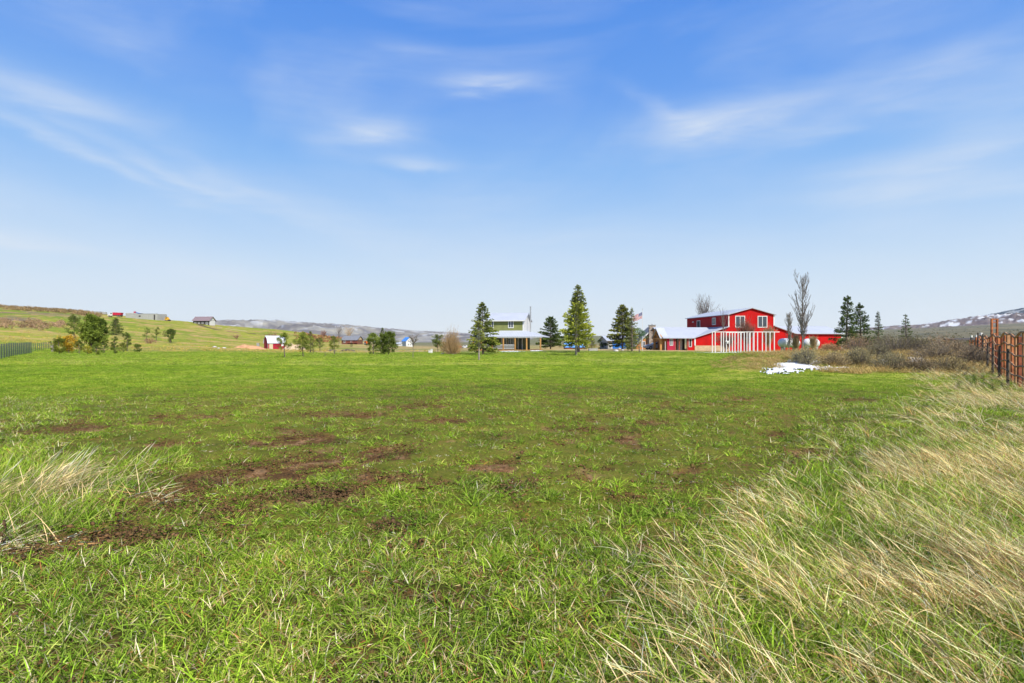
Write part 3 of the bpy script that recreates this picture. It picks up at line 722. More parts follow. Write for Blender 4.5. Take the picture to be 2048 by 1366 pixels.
add_tree('willow_shrub', 137, 706, 672, 17, 'orange gold willow shrub between two junipers', pn(col=(.24,.17,.025), clear=.02, dens=1.1, nbr=44, pt=.35), G3, cat='shrub', barkm=M_tantwig)
add_tree('juniper_bush', 158, 708, 680, 9, 'upright dark juniper just right of the orange willow', pn(col=(.06,.085,.02), clear=.02, dens=.9), G3, cat='shrub')
add_tree('willow_shrub', 175, 709, 693, 10, 'low yellow green shrub at the foot of the biggest pine', pn(col=(.17,.18,.03), clear=.02, dens=.8), G3, cat='shrub')
add_tree('juniper_bush', 193, 710, 684, 10, 'green juniper in the front row right of the biggest pine', pn(col=(.08,.115,.025), clear=.02, dens=.9), G3, cat='shrub')
add_tree('juniper_bush', 208, 706, 686, 7, 'narrow dark juniper fourth in the front row', pn(col=(.05,.08,.02), clear=.02, dens=.8), G3, cat='shrub')
add_tree('juniper_bush', 230, 708, 672, 9, 'tall slim juniper directly below the layered conifer', pn(col=(.06,.09,.02), clear=.02, dens=1.0), G3, cat='shrub')
add_tree('juniper_bush', 246, 705, 686, 9, 'olive rounded juniper beside the leaning dark one', pn(col=(.10,.125,.03), clear=.02, dens=.8), G3, cat='shrub')
add_tree('pine_tree', 255, 702, 663, 9, 'dark slender pine near the right end of the grove', pn(col=(.05,.08,.02), clear=.08, dens=1.0), G3)
add_tree('juniper_bush', 274, 704, 688, 8, 'small round juniper standing apart at the right end of the grove', pn(col=(.055,.085,.02), clear=.02, dens=.9), G3, cat='shrub')
add_tree('pine_tree', 294, 681, 654, 8, 'left one of two pale young pines on the slope', pn(col=(.10,.14,.04), clear=.2, dens=.7), G3)
add_tree('pine_tree', 313, 681, 654, 9, 'right one of two pale young pines on the slope', pn(col=(.11,.145,.04), clear=.2, dens=.7), G3)
add_tree('pine_tree', 341, 686, 658, 11, 'dark round topped pine alone on the slope right of the pair', pn(col=(.05,.08,.022), clear=.08, dens=1.1), G3)
add_tree('bramble_bush', 298, 687, 675, 12, 'mauve leafless bush below the two pale pines', ds(col=(.18,.12,.10), n=500, leaf=.25), G3, cat='shrub', barkm=M_twig)
# middle pines
add_tree('pine_tree', 569, 715, 666, 15, 'young pine on a thin dark trunk in front of the little red barn', pn(col=(.10,.135,.03), clear=.30, dens=.9), G4)
add_tree('pine_tree', 606, 713, 664, 16, 'wider light green pine with a double trunk right of the red barn', pn(col=(.12,.155,.04), clear=.24, dens=1.1), G4)
add_tree('spruce_tree', 621, 705, 661, 10, 'pointed dark spruce behind the double trunked pine', sp(col=(.05,.08,.02), tipcol=(.09,.12,.03), clear=.1, dens=1.0), G4)
add_tree('pine_tree', 626, 706, 675, 9, 'faint light pine between the spruce and the dark pine', pn(col=(.13,.16,.04), clear=.2, dens=.7), G4)
add_tree('pine_tree', 640, 704, 674, 9, 'dark topped young pine left of the brown cabin', pn(col=(.065,.095,.025), clear=.25, dens=.8), G4)
add_tree('pine_tree', 650, 713, 702, 4, 'knee high seedling at the edge of the mown field', pn(col=(.10,.12,.03), clear=.2, dens=.3), G4)
add_tree('pine_tree', 669, 709, 670, 11, 'light green pine just below the brown cabin', pn(col=(.12,.15,.04), clear=.2, dens=.9), G4)
add_tree('spruce_tree', 703, 694, 684, 4, 'tiny dark spruce on the grass below the cabin porch', sp(col=DG, clear=.05, dens=.5), G4)
add_tree('pine_tree', 747, 709, 665, 14, 'light green left tree of the dense pine clump', pn(col=(.10,.14,.035), clear=.05, dens=1.3, nbr=50), G4)
add_tree('spruce_tree', 764, 708, 655, 12, 'pointed centre spruce of the dense pine clump', sp(col=(.045,.07,.02), tipcol=(.08,.11,.03), clear=.05, dens=1.5), G4)
add_tree('pine_tree', 777, 709, 664, 17, 'dark broad right tree of the dense pine clump', pn(col=(.06,.09,.022), clear=.05, dens=1.5, nbr=60), G4)
add_tree('pine_tree', 876, 704, 667, 11, 'dark green leafy pine left of the tan shrub', pn(col=(.065,.095,.022), clear=.25, dens=1.0), G4)
add_tree('juniper_bush', 887, 705, 682, 9, 'low dark juniper between the leafy pine and tan shrub', pn(col=(.06,.08,.02), clear=.02, dens=.8), G4, cat='shrub')
add_bare('bare_tree', 826, 715, 667, 14, 'small leafless tree with a single straight trunk in the open pasture', 'leafless trees', mr=.026, m=M_greytwig, trunk=.45, thick=.016, spread=.6, nmain=5, depth=3)
add_tree('tan_shrub', 904, 709, 656, 21, 'big tan leafless shrub with many upright stems near the green house', lambda rs, H, Rd: dome_shrub(rs, H, Rd, (.22,.155,.085), n=3600, leaf=.26, tw=420, wid=.07, upw=2.6), 'leafless shrubs', cat='shrub', barkm=M_tantwig, crown='twigs')
add_bare('brown_bush', 473, 679, 667, 9, 'rust brown bare bush out on the hillside', 'leafless shrubs', cat='shrub', m=M_twig, trunk=.02, thick=.014, mr=.04, spread=.6, nmain=9, depth=3)
add_bare('bare_tree', 543, 0, 661, 10, 'faint brown leafless tree behind the little red barn', 'leafless trees', Y=215, m=M_twig, mr=.04, trunk=.15, spread=.6, nmain=6, depth=3)
add_bare('bare_tree', 678, 0, 651, 7, 'grey leafless tree at the left end of the brown cabin', 'leafless trees', Y=262, mr=.05, trunk=.25, spread=.55, nmain=6, depth=3)
add_bare('bare_tree', 697, 0, 651, 9, 'yellowish leafless tree rising behind the cabin roof', 'leafless trees', Y=262, m=M_tantwig, mr=.05, trunk=.2, spread=.55, nmain=7, depth=3)
add_bare('bare_bush', 648, 0, 659, 6, 'dark maroon bush on the skyline left of the brown cabin', 'leafless shrubs', cat='shrub', Y=420, m=M_twig, mr=.09, trunk=.05, thick=.02, spread=.6, nmain=9, depth=3)
G5 = 'leafless poplars by the red barn'
add_bare('poplar_tree', 1605, 0, 537, 23, 'tallest leafless poplar, beside the white fuel tanks', G5, Y=72, poplar=True, m=M_greytwig)
add_bare('poplar_tree', 1578, 0, 622, 9, 'short narrow leafless poplar between the barn gable and the tall one', G5, Y=70, poplar=True, m=M_barkg)
add_bare('bare_tree', 1409, 0, 584, 18, 'leafless tree showing above the long red upper wall', G5, Y=124, trunk=.3, spread=.4, nmain=7, depth=4, upright=.8, thick=.01, mr=.02)
add_bare('bare_tree', 1446, 0, 613, 12, 'low leafless tree against the left part of the red upper wall', G5, Y=90, trunk=.2, spread=.4, nmain=6, depth=3, upright=.7, thick=.01)
for i, (px, top, hw, Yv, lb) in enumerate([(1452, 664, 16, 86, 'bare red twigged shrub behind the left end of the white stud frame'),
        (1492, 628, 15, 90, 'tall thin reddish shrub in front of the barn gable between its two windows'),
        (1536, 644, 10, 88, 'slim upright tan shrub below the right gable window'),
        (1626, 668, 7, 74, 'bushy tan shoots at the right foot of the tallest poplar'),
        (1591, 664, 8, 73, 'bushy tan shoots at the left foot of the tallest poplar')]):
    add_bare('twiggy_shrub', px, 0, top, hw, lb, 'bare shrubs in front of the red barn', cat='shrub', Y=Yv, m=(M_twig if i < 2 else M_tantwig), trunk=.02, thick=.006, spread=.3, nmain=22, depth=4, upright=.8, mr=.012)
# brush on the skyline of the left hill, and scattered over slopes: nobody could count it
def scatter_brush(name, n, sel, Hr, col, seed, label, leafn=60):
    rs = np.random.RandomState(seed); parts = []
    k = 0
    while k < n:
        px, Y = sel(rs); x = X(px, Y); z = hz(x, Y); H = rs.uniform(*Hr); Rr = H*rs.uniform(.7, 1.3)
        v = unit(rs.normal(size=(leafn, 3))); v[:, 2] = np.abs(v[:, 2])
        P = np.array([x, Y, z])+v*np.array([Rr, Rr, H])*rs.uniform(.35, .95, (leafn, 1))
        L = rs.uniform(.5, 1.2, leafn)*H*.5; c = np.array(col)*rs.uniform(.65, 1.3)
        parts.append(leafquads(P, v+rs.normal(0, .3, v.shape)+[0, 0, .4], L, L*.4, c[None]*(1+rs.uniform(-.3, .3, (leafn, 1))), rs)); k += 1
    V, F, K = merge(parts); o = np_mesh(name, V, F, M_leaf, cols=K); tag(o, label, 'brush', kind='stuff'); return o
def selA(rs):
    px = rs.uniform(-60, 205); Y = rs.uniform(345, 420); return px, Y
scatter_brush('hilltop_brush', 420, selA, (.7, 1.7), (.17,.135,.09), 3, 'grey brown sagebrush covering the crest of the left hill')
def selB(rs):
    while True:
        c = [(55,648,26,7),(80,652,16,5),(5,646,14,6),(120,650,10,4),(190,628,22,3)][rs.randint(5)]
        px = rs.normal(c[0], c[2]*.7); row = rs.normal(c[1], c[3]*.7)
        return px, ground_at(px, row)
scatter_brush('hillside_brush', 210, selB, (.5, 1.3), (.20,.15,.115), 4, 'mauve brown brush patches on the left slope')
def selC(rs): return rs.uniform(590, 700), rs.uniform(300, 520)
scatter_brush('ridge_brush', 150, selC, (.6, 1.8), (.20,.11,.07), 5, 'reddish brush along the low ridge behind the young pines')
def selD(rs):
    px = rs.uniform(1740, 2080); return px, math.exp(rs.uniform(math.log(160), math.log(2600)))
scatter_brush('plain_brush', 420, selD, (.6, 1.8), (.08,.085,.05), 6, 'dark sagebrush dotted over the grey plain on the right')
def selE(rs): return rs.uniform(1090, 1260), rs.uniform(130, 700)
scatter_brush('valley_brush', 120, selE, (.3, .8), (.16,.13,.07), 8, 'low brush scattered over the straw coloured field behind the houses')

def selF(rs):
    px = rs.uniform(-40, 660); Y = math.exp(rs.uniform(math.log(105), math.log(420))); return px, Y
scatter_brush('slope_tussocks', 1500, selF, (.12, .42), (.30,.24,.09), 12, 'straw coloured tussocks scattered over the left hillside', leafn=22)
def selG(rs):
    px = rs.uniform(-40, 900); return px, rs.uniform(84, 125)
scatter_brush('weedy_edge', 700, selG, (.10, .32), (.27,.24,.08), 13, 'rough weedy grass along the far edge of the pasture', leafn=22)
# ------------------------------------------------------------------ windows
def window(parent, x0, x1, z0, z1, y, t=.09, frame=None, glass=None, axis='y', mull=True, name='window', d=.05):
    """framed window in a wall whose face is the plane y (or x if axis='x'), facing the negative side"""
    def bx(mb, a0, a1, b0, b1, o0, o1):
        if axis == 'y': mb.box(a0, a1, y+o0, y+o1, b0, b1)
        else: mb.box(y+o0, y+o1, a0, a1, b0, b1)
    mb = MB(); bx(mb, x0, x1, z0, z0+t, -d, .04); bx(mb, x0, x1, z1-t, z1, -d, .04)
    bx(mb, x0, x0+t, z0+t, z1-t, -d, .04); bx(mb, x1-t, x1, z0+t, z1-t, -d, .04)
    if mull: xm = (x0+x1)/2; bx(mb, xm-t*.4, xm+t*.4, z0+t, z1-t, -d+.01, .04)
    f = mb.build(name, frame or M_trim, parent)
    g = MB(); bx(g, x0+t*.9, x1-t*.9, z0+t*.9, z1-t*.9, -d*.35, .02); g.build('pane', glass or M_glass, f)
    return f
# ------------------------------------------------------------------ green house
def green_house():
    Y0 = 98.0; rx = X(1046.5, Y0); gz = hz(rx-3, Y0)-.02
    root = empty('farmhouse', (rx, Y0, gz), R(-11), label='two storey green farmhouse with pale metal roof and a wide timber posted porch', cat='house')
    z = lambda row: Z(row, Y0)-gz
    W, D = 6.9, 7.2; ze = z(639); zr = z(625.5)+.15; zp = z(661); zq = z(673)
    MB().box(-W, -.0, 0, D, 0, zq+.3).build('lower_wall', M_greenshade, root)
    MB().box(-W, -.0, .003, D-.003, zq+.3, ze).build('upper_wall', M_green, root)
    MB().prism([(0.0,0.006,zq+.5),(0.0,D-.006,zq+.5),(0.0,D-.006,ze),(0.0,D/2,zr),(0.0,.006,ze)], (.06,0,0)).build('gable_wall', M_white, root)
    MB().prism([(-W-.0,.006,ze),(-W,D-.006,ze),(-W,D/2,zr-.05)], (-.05,0,0)).build('gable_wall', M_white, root)
    r = MB()
    r.slab([(-W-.35,-.4,ze-.14),(.4,-.4,ze-.14),(.4,D/2,zr),(-W-.35,D/2,zr)], .1)
    r.slab([(-W-.35,D/2,zr+.002),(.4,D/2,zr+.002),(.4,D+.4,ze-.14),(-W-.35,D+.4,ze-.14)], .1)
    r.build('roof', M_roofw, root)
    MB().box(-W-.35, .4, -.46, -.4, ze-.30, ze-.12).build('fascia', M_trim, root)
    MB().box(-.10, .07, -.03, .09, zq+.55, ze-.1).build('corner_trim', M_trim, root)
    p = MB(); xr = 3.6; xl = -W-1.7; yf = -2.3
    p.slab([(xl,yf,zq),(xr,yf,zq),(.07,-.003,zp),(-W,-.003,zp)], .12)
    p.slab([(xr,yf,zq+.001),(xr,D+.5,zq+.001),(.07,D-1,zp),(.07,-.003,zp+.001)], .12)
    p.slab([(xl,D+.5,zq+.001),(xl,yf,zq+.001),(-W-.003,0,zp),(-W-.003,D-1,zp)], .12)
    p.build('porch_roof', M_roofw, root)
    MB().box(xl+.03, xr-.03, yf+.05, yf+.15, zq-.24, zq-.125).build('porch_beam', M_trim, root)
    MB().box(xl+.2, xr-.1, yf+.1, -.003, .0, .16).build('porch_deck', M_wood, root)
    for px_ in (-8.3, -6.9, -5.0, -3.06, -1.02, .95, 3.3):
        MB().box(px_-.10, px_+.10, yf+.12, yf+.32, .16, zq-.24).build('porch_post', M_wood, root)
    for (a, b) in ((-8.2,-7.0),(-6.8,-5.1),(-4.9,-3.16),(-2.96,-1.12)):
        q = MB(); q.box(a, b, yf+.18, yf+.24, .95, 1.03); q.box(a, b, yf+.18, yf+.24, .30, .36)
        k = int((b-a)/.13)
        for i in range(k): xx = a+(i+.5)*(b-a)/k; q.box(xx-.018, xx+.018, yf+.195, yf+.225, .36, .95)
        q.build('railing', M_trim, root)
    window(root, -2.66, -1.68, z(656), z(641), .003, .12)
    window(root, -6.1, -5.2, z(656), z(641), .003, .12)
    for (a, b, c) in ((-5.7,-4.6,1.0),(-3.9,-2.9,1.0),(-2.7,-1.7,1.0)): window(root, a, b, c, zq-.25, 0, .08, mull=True)
    MB().box(-.95, -.12, -.03, -.003, .16, 2.25).build('door_frame', M_trim, root)
    dd = MB().box(-.83, -.24, -.06, -.03, .17, 2.12).build('door', M_door, root); MB().box(-.33, -.29, -.11, -.06, 1.05, 1.12).build('handle', M_metal, dd)
    st = MB(); st.tube((.75, D*.45, zq+.5), (.75, D*.45, zr+1.0), .11, .11, 10); st.lathe([(zr+1.0,.17),(zr+1.08,.17),(zr+1.15,.05)], 10, 'z', (.75, D*.45, 0)); st.lathe([(zr-.05,.16),(zr,.16)], 10, 'z', (.75, D*.45, 0))
    st.build('stove_pipe', M_metal, root, smooth=False)
green_house()

# ------------------------------------------------------------------ red barn
def red_barn():
    gx, gy = 42.25, 100.4; gz = hz(gx-4, gy)-.03
    root = empty('barn', (gx, gy, gz), R(6.2), label='large red metal barn with raised centre, side wings, pale roofs and timber entry', cat='barn')
    z = lambda row, Y=100.0: Z(row, Y)-gz
    D = 17.5; ze = z(629); za = z(616.5); zl = z(653.6); zl0 = z(675); zr = z(652); zr0 = z(666.5); w = 4.2; xl = -10.4; xr = 8.0
    MB().prism([(-w,0,0),(w,0,0),(w,0,ze),(0,0,za),(-w,0,ze)], (0,.25,0)).build('gable_wall', M_red, root)
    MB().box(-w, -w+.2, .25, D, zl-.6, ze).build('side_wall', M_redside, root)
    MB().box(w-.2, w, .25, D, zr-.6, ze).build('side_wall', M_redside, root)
    MB().prism([(-w,D,0),(w,D,0),(w,D,ze),(0,D,za),(-w,D,ze)], (0,.2,0)).build('gable_wall', M_red, root)
    r = MB(); o = .35
    r.slab([(-w-o,-o,ze-.09+.12),(0,-o,za+.14),(0,D+o,za+.14),(-w-o,D+o,ze-.09+.12)], .12)
    r.slab([(0,-o,za+.141),(w+o,-o,ze+.03),(w+o,D+o,ze+.03),(0,D+o,za+.141)], .12)
    r.build('main_roof', M_roofw, root)
    for s in (-1, 1): MB().box(s*w-.09, s*w+.09, -.05, -.003, (zl if s < 0 else zr)+.05, ze-.08).build('corner_trim', M_trim, root)
    # left lean-to
    MB().prism([(xl,0.004,.95),(-w-.004,0.004,.95),(-w-.004,0.004,zl-.02),(xl,0.004,zl0-.02)], (0,.2,0)).build('lean_to_wall', M_red, root)
    MB().prism([(xl-.02,-.03,0),(-w,-.03,0),(-w,-.03,.95),(xl-.02,-.03,.95)], (0,.25,0)).build('foundation', M_tan, root)
    MB().slab([(xl-.3,-.35,zl0-.02),(-w-.003,-.35,zl+.10),(-w-.003,D,zl+.10),(xl-.3,D,zl0-.02)], .12).build('lean_to_roof', M_roofw, root)
    MB().box(xl-.1, xl+.12, -.07, -.004, .95, zl0-.05).build('corner_trim', M_trim, root)
    # right lean-to
    MB().prism([(w+.004,0.004,0),(xr,0.004,0),(xr,0.004,zr0-.02),(w+.004,0.004,zr-.02)], (0,.2,0)).build('lean_to_wall', M_red, root)
    MB().slab([(w+.003,-.35,zr+.10),(xr+.3,-.35,zr0-.02),(xr+.3,D,zr0-.02),(w+.003,D,zr+.10)], .12).build('lean_to_roof', M_roofw, root)
    # right wing
    x2 = 19.3
    MB().box(xr+.004, x2, 3, 3.2, 0, zr0+.05).build('wing_wall', M_red, root)
    MB().prism([(x2-.2,3.2,0),(x2-.2,13,0),(x2-.2,13,zr0),(x2-.2,8,zr0+1.35),(x2-.2,3.2,zr0)], (.2,0,0)).build('wing_gable', M_white, root)
    g = MB(); g.slab([(w+.2,2.6,zr0+.04),(x2+.4,2.6,zr0+.04),(x2+.4,8,zr0+1.5),(w+.2,8,zr0+1.5)], .12)
    g.slab([(w+.2,8,zr0+1.501),(x2+.4,8,zr0+1.501),(x2+.4,13.4,zr0+.04),(w+.2,13.4,zr0+.04)], .12); g.build('wing_roof', M_roofw, root)
    MB().box(x2-.1, x2+.12, 2.94, 2.997, 0, zr0-.1).build('corner_trim', M_trim, root)
    # left wing with the entry
    x3 = -15.4; zw = z(674.5); zk = z(654.3, 104)
    MB().box(x3, -14.0, 0.02, .22, 0, zw).build('wing_wall', M_pink, root)
    MB().box(-11.6, xl-.004, 0.02, .22, .0, zw).build('wing_wall', M_red, root)
    MB().prism([(x3+.003,.22,0),(x3+.003,7.2,0),(x3+.003,7.2,zk-.6),(x3+.003,6,zk-.15),(x3+.003,.22,zw)], (.15,0,0)).build('wing_gable', M_orange, root)
    MB().box(-14.0, -11.6, 1.5, 1.6, 0, zw).build('entry_recess', M_dark, root)
    MB().box(-12.95, -12.1, 1.42, 1.497, 0.05, 2.05).build('door', M_trim, root)
    for xx in (-13.9, -13.2, -11.75): MB().box(xx-.1, xx+.1, .0, .2, 0, zw-.12).build('entry_post', M_redd, root)
    window(root, -14.95, -14.35, .95, zw-.25, .02, .09)
    window(root, -11.5, -10.95, .7, zw-.25, .02, .08, glass=M_dark, mull=False)
    g = MB(); g.slab([(x3-.9,-.45,zw-.10),(xl-.25,-.45,zw-.10),(-w-.05,6,zk),(x3-.35,6,zk)], .12)
    g.slab([(x3-.35,6,zk+.001),(-w-.05,6,zk+.001),(-w-.05,7.6,zk-.6),(x3-.3,7.6,zk-.6)], .12); g.build('wing_roof', M_roofw, root)
    # timber entry truss at the left end
    tx = x3-.95
    t = MB(); y0, y1 = .6, 3.6; zt = zw-.22; ym = (y0+y1)/2; zA = zk-.55
    t.beam((tx,y0-.5,zt), (tx,y1+.5,zt), .2, .26); t.beam((tx,y0-.5,zt+.13), (tx,ym,zA), .18, .24); t.beam((tx,y1+.5,zt+.13), (tx,ym,zA), .18, .24)
    t.beam((tx,ym,zt+.12), (tx,ym-.9,zA-.55), .14, .18); t.beam((tx,ym,zt+.12), (tx,ym+.9,zA-.55), .14, .18)
    t.beam((tx,y0,zt-1.0), (tx,y0+.9,zt-.1), .13, .16); t.beam((tx,y1,zt-1.0), (tx,y1-.9,zt-.1), .13, .16)
    t.beam((tx,y0,zt-1.0), (tx+.9,y0,zt-.1), .13, .16)
    t.build('entry_truss', M_wood, root)
    MB().slab([(tx-.35,ym-2.1,zt+.1),(x3+.2,ym-2.1,zt+.1),(x3+.2,ym,zA+.35),(tx-.35,ym,zA+.35)], .1).slab([(tx-.35,ym,zA+.351),(x3+.2,ym,zA+.351),(x3+.2,ym+2.1,zt+.1),(tx-.35,ym+2.1,zt+.1)], .1).build('entry_roof', M_roofw, root)
    for yy in (y0, y1): MB().box(tx-.16, tx+.16, yy-.16, yy+.16, 0, zt-.13).build('entry_post', M_wood, root)
    # gable windows, long-wall openings, lamp
    for c in (-2.1, 2.05): window(root, c-.9, c+.9, z(655), z(631.5), 0, .12)
    def side_open(t, wd, z0, z1, glass): window(root, t-wd/2, t+wd/2, z0, z1, -w, .10, axis='x', glass=glass, mull=False)
    side_open(5.6, 1.5, z(648), z(634.5)+.15, M_glass); side_open(12.2, 1.5, z(655.5), z(640)+.35, M_dark)
    MB().lathe([(0,.2),(.1,.2),(.25,.08)], 8, 'z', (-w-.25, 14.2, ze-.95)).build('wall_lamp', M_white, root)
    # low white posts by the pink wall
    tag(MB().tube((0,0,0),(0,0,1.5),.05,.05,8).lathe([(1.5,.07),(1.56,.07)],8).build('pipe_post', M_trim, loc=(X(1330.5,96),96,hz(X(1330.5,96),96)-.05)), 'short white pipe standing in front of the faded red entry wall', 'post')
red_barn()

# ------------------------------------------------------------------ white stud frame on its slab
def stud_frame():
    Y0 = 80.0; x0 = X(1424, Y0); x1 = X(1552, Y0); xm = X(1424, Y0); gz = hz((x0+x1)/2, Y0)+.05
    root = empty('stud_frame', (x0, Y0, gz), R(2), label='open white stud wall frame standing on a white slab before the red barn', cat='wall frame')
    W = x1-x0; h = 2.88
    MB().box(-.75, W-1.2, -.35, 5.4, -.25, .0).build('slab', M_white, root)
    MB().box(-.05, W+.65, -.05, .05, h, h+.10).build('top_rail', M_trim, root)
    MB().box(-.05, W-.0, -.05, .05, .0, .07).build('bottom_rail', M_trim, root)
    xs = [365,398,468,495,528,565,598,628,665,700,736,768,805,850,892,948,990,1038,1088]
    for v in xs:
        xx = (v-365)/(1088-365)*W*.985+.05; MB().box(xx-.055, xx+.055, -.045, .045, .07, h).build('stud', M_trim, root)
    MB().box(W*.45, W*.75, 5.0, 5.1, h, h+.1).build('top_rail', M_trim, root)
    for v in (690, 722, 752, 856, 903): xx = (v-365)/(1088-365)*W*.985*1.05+1.3; MB().box(xx-.04, xx+.04, 5.0, 5.09, 0.003, h).build('stud', M_trim, root)
    t = MB(); t.box(1.9, 2.5, -.13, -.05, 1.55, 1.68); t.box(2.1,2.3,-.16,-.05,1.3,1.55); t.build('meter_box', M_trim, root)
stud_frame()

# ------------------------------------------------------------------ fuel tanks
def tank(px0, px1, rowc, Y, label):
    x0, x1 = X(px0, Y), X(px1, Y); L = x1-x0; r = .62; zc = Z(rowc, Y)
    root = empty('fuel_tank', ((x0+x1)/2, Y, hz((x0+x1)/2, Y)), R(4), label=label, cat='tank', group='white fuel tanks by the barn')
    zc -= root.location.z
    h = L/2; prof = [(-h,.02),(-h+.04,.22),(-h+.15,.42),(-h+.34,.57),(-h+.55,r),(h-.55,r),(h-.34,.57),(h-.15,.42),(h-.04,.22),(h,.02)]
    MB().lathe(prof, 20, 'x', (0,0,zc)).build('tank_body', M_tank, root, smooth=True)
    MB().lathe([(0,.16),(.16,.16),(.22,.08)], 12, 'z', (0,0,zc+r-.03)).build('filler_cap', M_metal, root)
    for s in (-1, 1): MB().box(s*h*.55-.12, s*h*.55+.12, -.4, .4, -.1, zc-.45).build('saddle', M_conc, root)
tank(1556, 1600, 686, 75, 'white rounded fuel tank at the right corner of the barn gable')
tank(1605, 1639, 686.5, 76, 'second white fuel tank, right of the tallest poplar')

# ------------------------------------------------------------------ small buildings
def gable_building(name, x, Y, zb, rz, W, D, h, rise, mw, mr, label, cat='house', over=.3, axis='x', gm=None):
    root = empty(name, (x, Y, zb), rz, label=label, cat=cat)
    if axis == 'x':
        MB().box(0, W, 0, D, -.4, h).build('wall', mw, root)
        MB().prism([(0,.003,h),(0,D-.003,h),(0,D/2,h+rise)], (.1,0,0)).build('gable', gm or mw, root); MB().prism([(W-.1,.003,h),(W-.1,D-.003,h),(W-.1,D/2,h+rise)], (.1,0,0)).build('gable', gm or mw, root)
        k = over*rise/(D/2)
        MB().slab([(-over,-over,h-k+.1),(W+over,-over,h-k+.1),(W+over,D/2,h+rise+.1),(-over,D/2,h+rise+.1)], .1).slab([(-over,D/2,h+rise+.101),(W+over,D/2,h+rise+.101),(W+over,D+over,h-k+.1),(-over,D+over,h-k+.1)], .1).build('roof', mr, root)
    else:
        MB().box(0, W, 0, D, -.4, h).build('wall', mw, root)
        MB().prism([(.003,0,h),(W-.003,0,h),(W/2,0,h+rise)], (0,.1,0)).build('gable', gm or mw, root); MB().prism([(.003,D-.1,h),(W-.003,D-.1,h),(W/2,D-.1,h+rise)], (0,.1,0)).build('gable', gm or mw, root)
        k = over*rise/(W/2)
        MB().slab([(-over,-over,h-k+.1),(W/2,-over,h+rise+.1),(W/2,D+over,h+rise+.1),(-over,D+over,h-k+.1)], .1).slab([(W/2,-over,h+rise+.101),(W+over,-over,h-k+.1),(W+over,D+over,h-k+.1),(W/2,D+over,h+rise+.101)], .1).build('roof', mr, root)
    return root
# little red barn with gambrel roof
def little_barn():
    Y0 = 175.; x0 = X(536, Y0); gz = hz(x0, Y0)-.1; s = Y0/FL
    root = empty('small_barn', (x0, Y0, gz), R(42), label='little crimson gambrel barn with white roof and cream door at the foot of the hill', cat='barn')
    W = 5.2; D = 3.6; h = 1.95; H = 4.0; h2 = 3.2
    prof = [(0,-.1),(0,h),(.55,h2),(D/2,H),(D-.55,h2),(D,h),(D,-.1)]
    M_cr = mat('crimson_wall', (.33,.008,.03), .6, .1, 1)
    MB().prism([(0,y,z) for y, z in prof], (W,0,0)).build('wall', M_cr, root)
    r = MB()
    for (a, b) in (((-.25,h-.1),(.50,h2+.1)),((.50,h2+.101),(D/2,H+.12)),((D/2,H+.121),(D-.5,h2+.101)),((D-.5,h2+.1),(D+.25,h-.1))):
        r.prism([(-.25,a[0],a[1]),(-.25,b[0],b[1]),(-.25,b[0],b[1]-.1),(-.25,a[0],a[1]-.1)], (W+.5,0,0))
    r.build('roof', mat('white_roof', (.56,.60,.66), .5, .05, 1), root)
    MB().box(.35, 1.45, -.06, -.003, 0, 1.85).build('door', mat('cream_door', (.5,.42,.28), .6, .08, 1), root)
    MB().box(W-1.2, W-.5, -.05, -.003, .9, 1.6).build('window', M_trim, root)
    MB().box(-.06,-.003,-.05,.07,0,h).build('corner_trim', M_trim, root)
little_barn()
# hilltop house
def hill_house():
    Y0 = ground_at(400, 646.5); Y0 = 385; x0 = X(386, Y0); gz = min(hz(x0, Y0), hz(X(420,Y0), Y0)); zz = lambda r: Z(r, Y0)-gz
    root = gable_building('hill_house', x0, Y0, gz, R(-6), 11.6, 6.5, zz(640.5), 2.5, M_dark, M_roofp, 'long low house with mauve brown roof on the hill crest', over=.7, gm=M_white)
    for a in (1.0, 3.6, 6.2): window(root, a, a+1.3, 1.0, 2.2, 0, .15)
    MB().box(11.61, 11.75, .2, 6.2, 0, zz(640.5)-.2).build('end_wall', M_white, root)
    window(root, 9.2, 10.8, .4, 2.3, 0, .2)
hill_house()
def foundation():
    Y0 = 372; x0 = X(251, Y0); gz = hz(X(300, Y0), Y0)-.4
    root = empty('concrete_foundation', (x0, Y0, gz), R(-3), label='roofless grey concrete foundation walls being built on the hill crest', cat='foundation')
    t = lambda px: X(px, Y0)-x0; zz = lambda r: Z(r, Y0)-gz
    m = MB(); a, b, c = t(251), t(275), t(318); h1 = zz(627); h2 = zz(628)
    m.box(a, b, 0, .3, -.5, zz(626)); m.box(b, c, -.8, -.5, -1, h2); m.box(c-.3, c, -.5, 9, -1, h2); m.box(a, a+.3, .3, 9, -.5, zz(626)); m.box(a+.3, c-.3, 8.7, 9, -1, h1)
    m.build('wall', M_conc, root)
    MB().box(t(280), t(284), -.83, -.797, zz(634), zz(631)).build('vent_opening', M_dark, root)
    MB().box(t(311), t(314), -.83, -.797, zz(640), zz(629.5)).build('doorway', M_dark, root)
    MB().box(t(276), c+.1, -.9, -.4, h2, h2+.18).build('sill_plate', M_metal, root)
foundation()
def wheel(parent, x, y, z, r, w=.25, axis='y', name='wheel'):
    o = MB().lathe([(-w/2,r*.85),(-w/2+.03,r),(w/2-.03,r),(w/2,r*.85)], 16, axis, (x,y,z)).build(name, M_tyre, parent)
    MB().lathe([(-w/2-.02,r*.5),(w/2+.02,r*.5)], 12, axis, (x,y,z)).build('rim', M_metal, o); return o
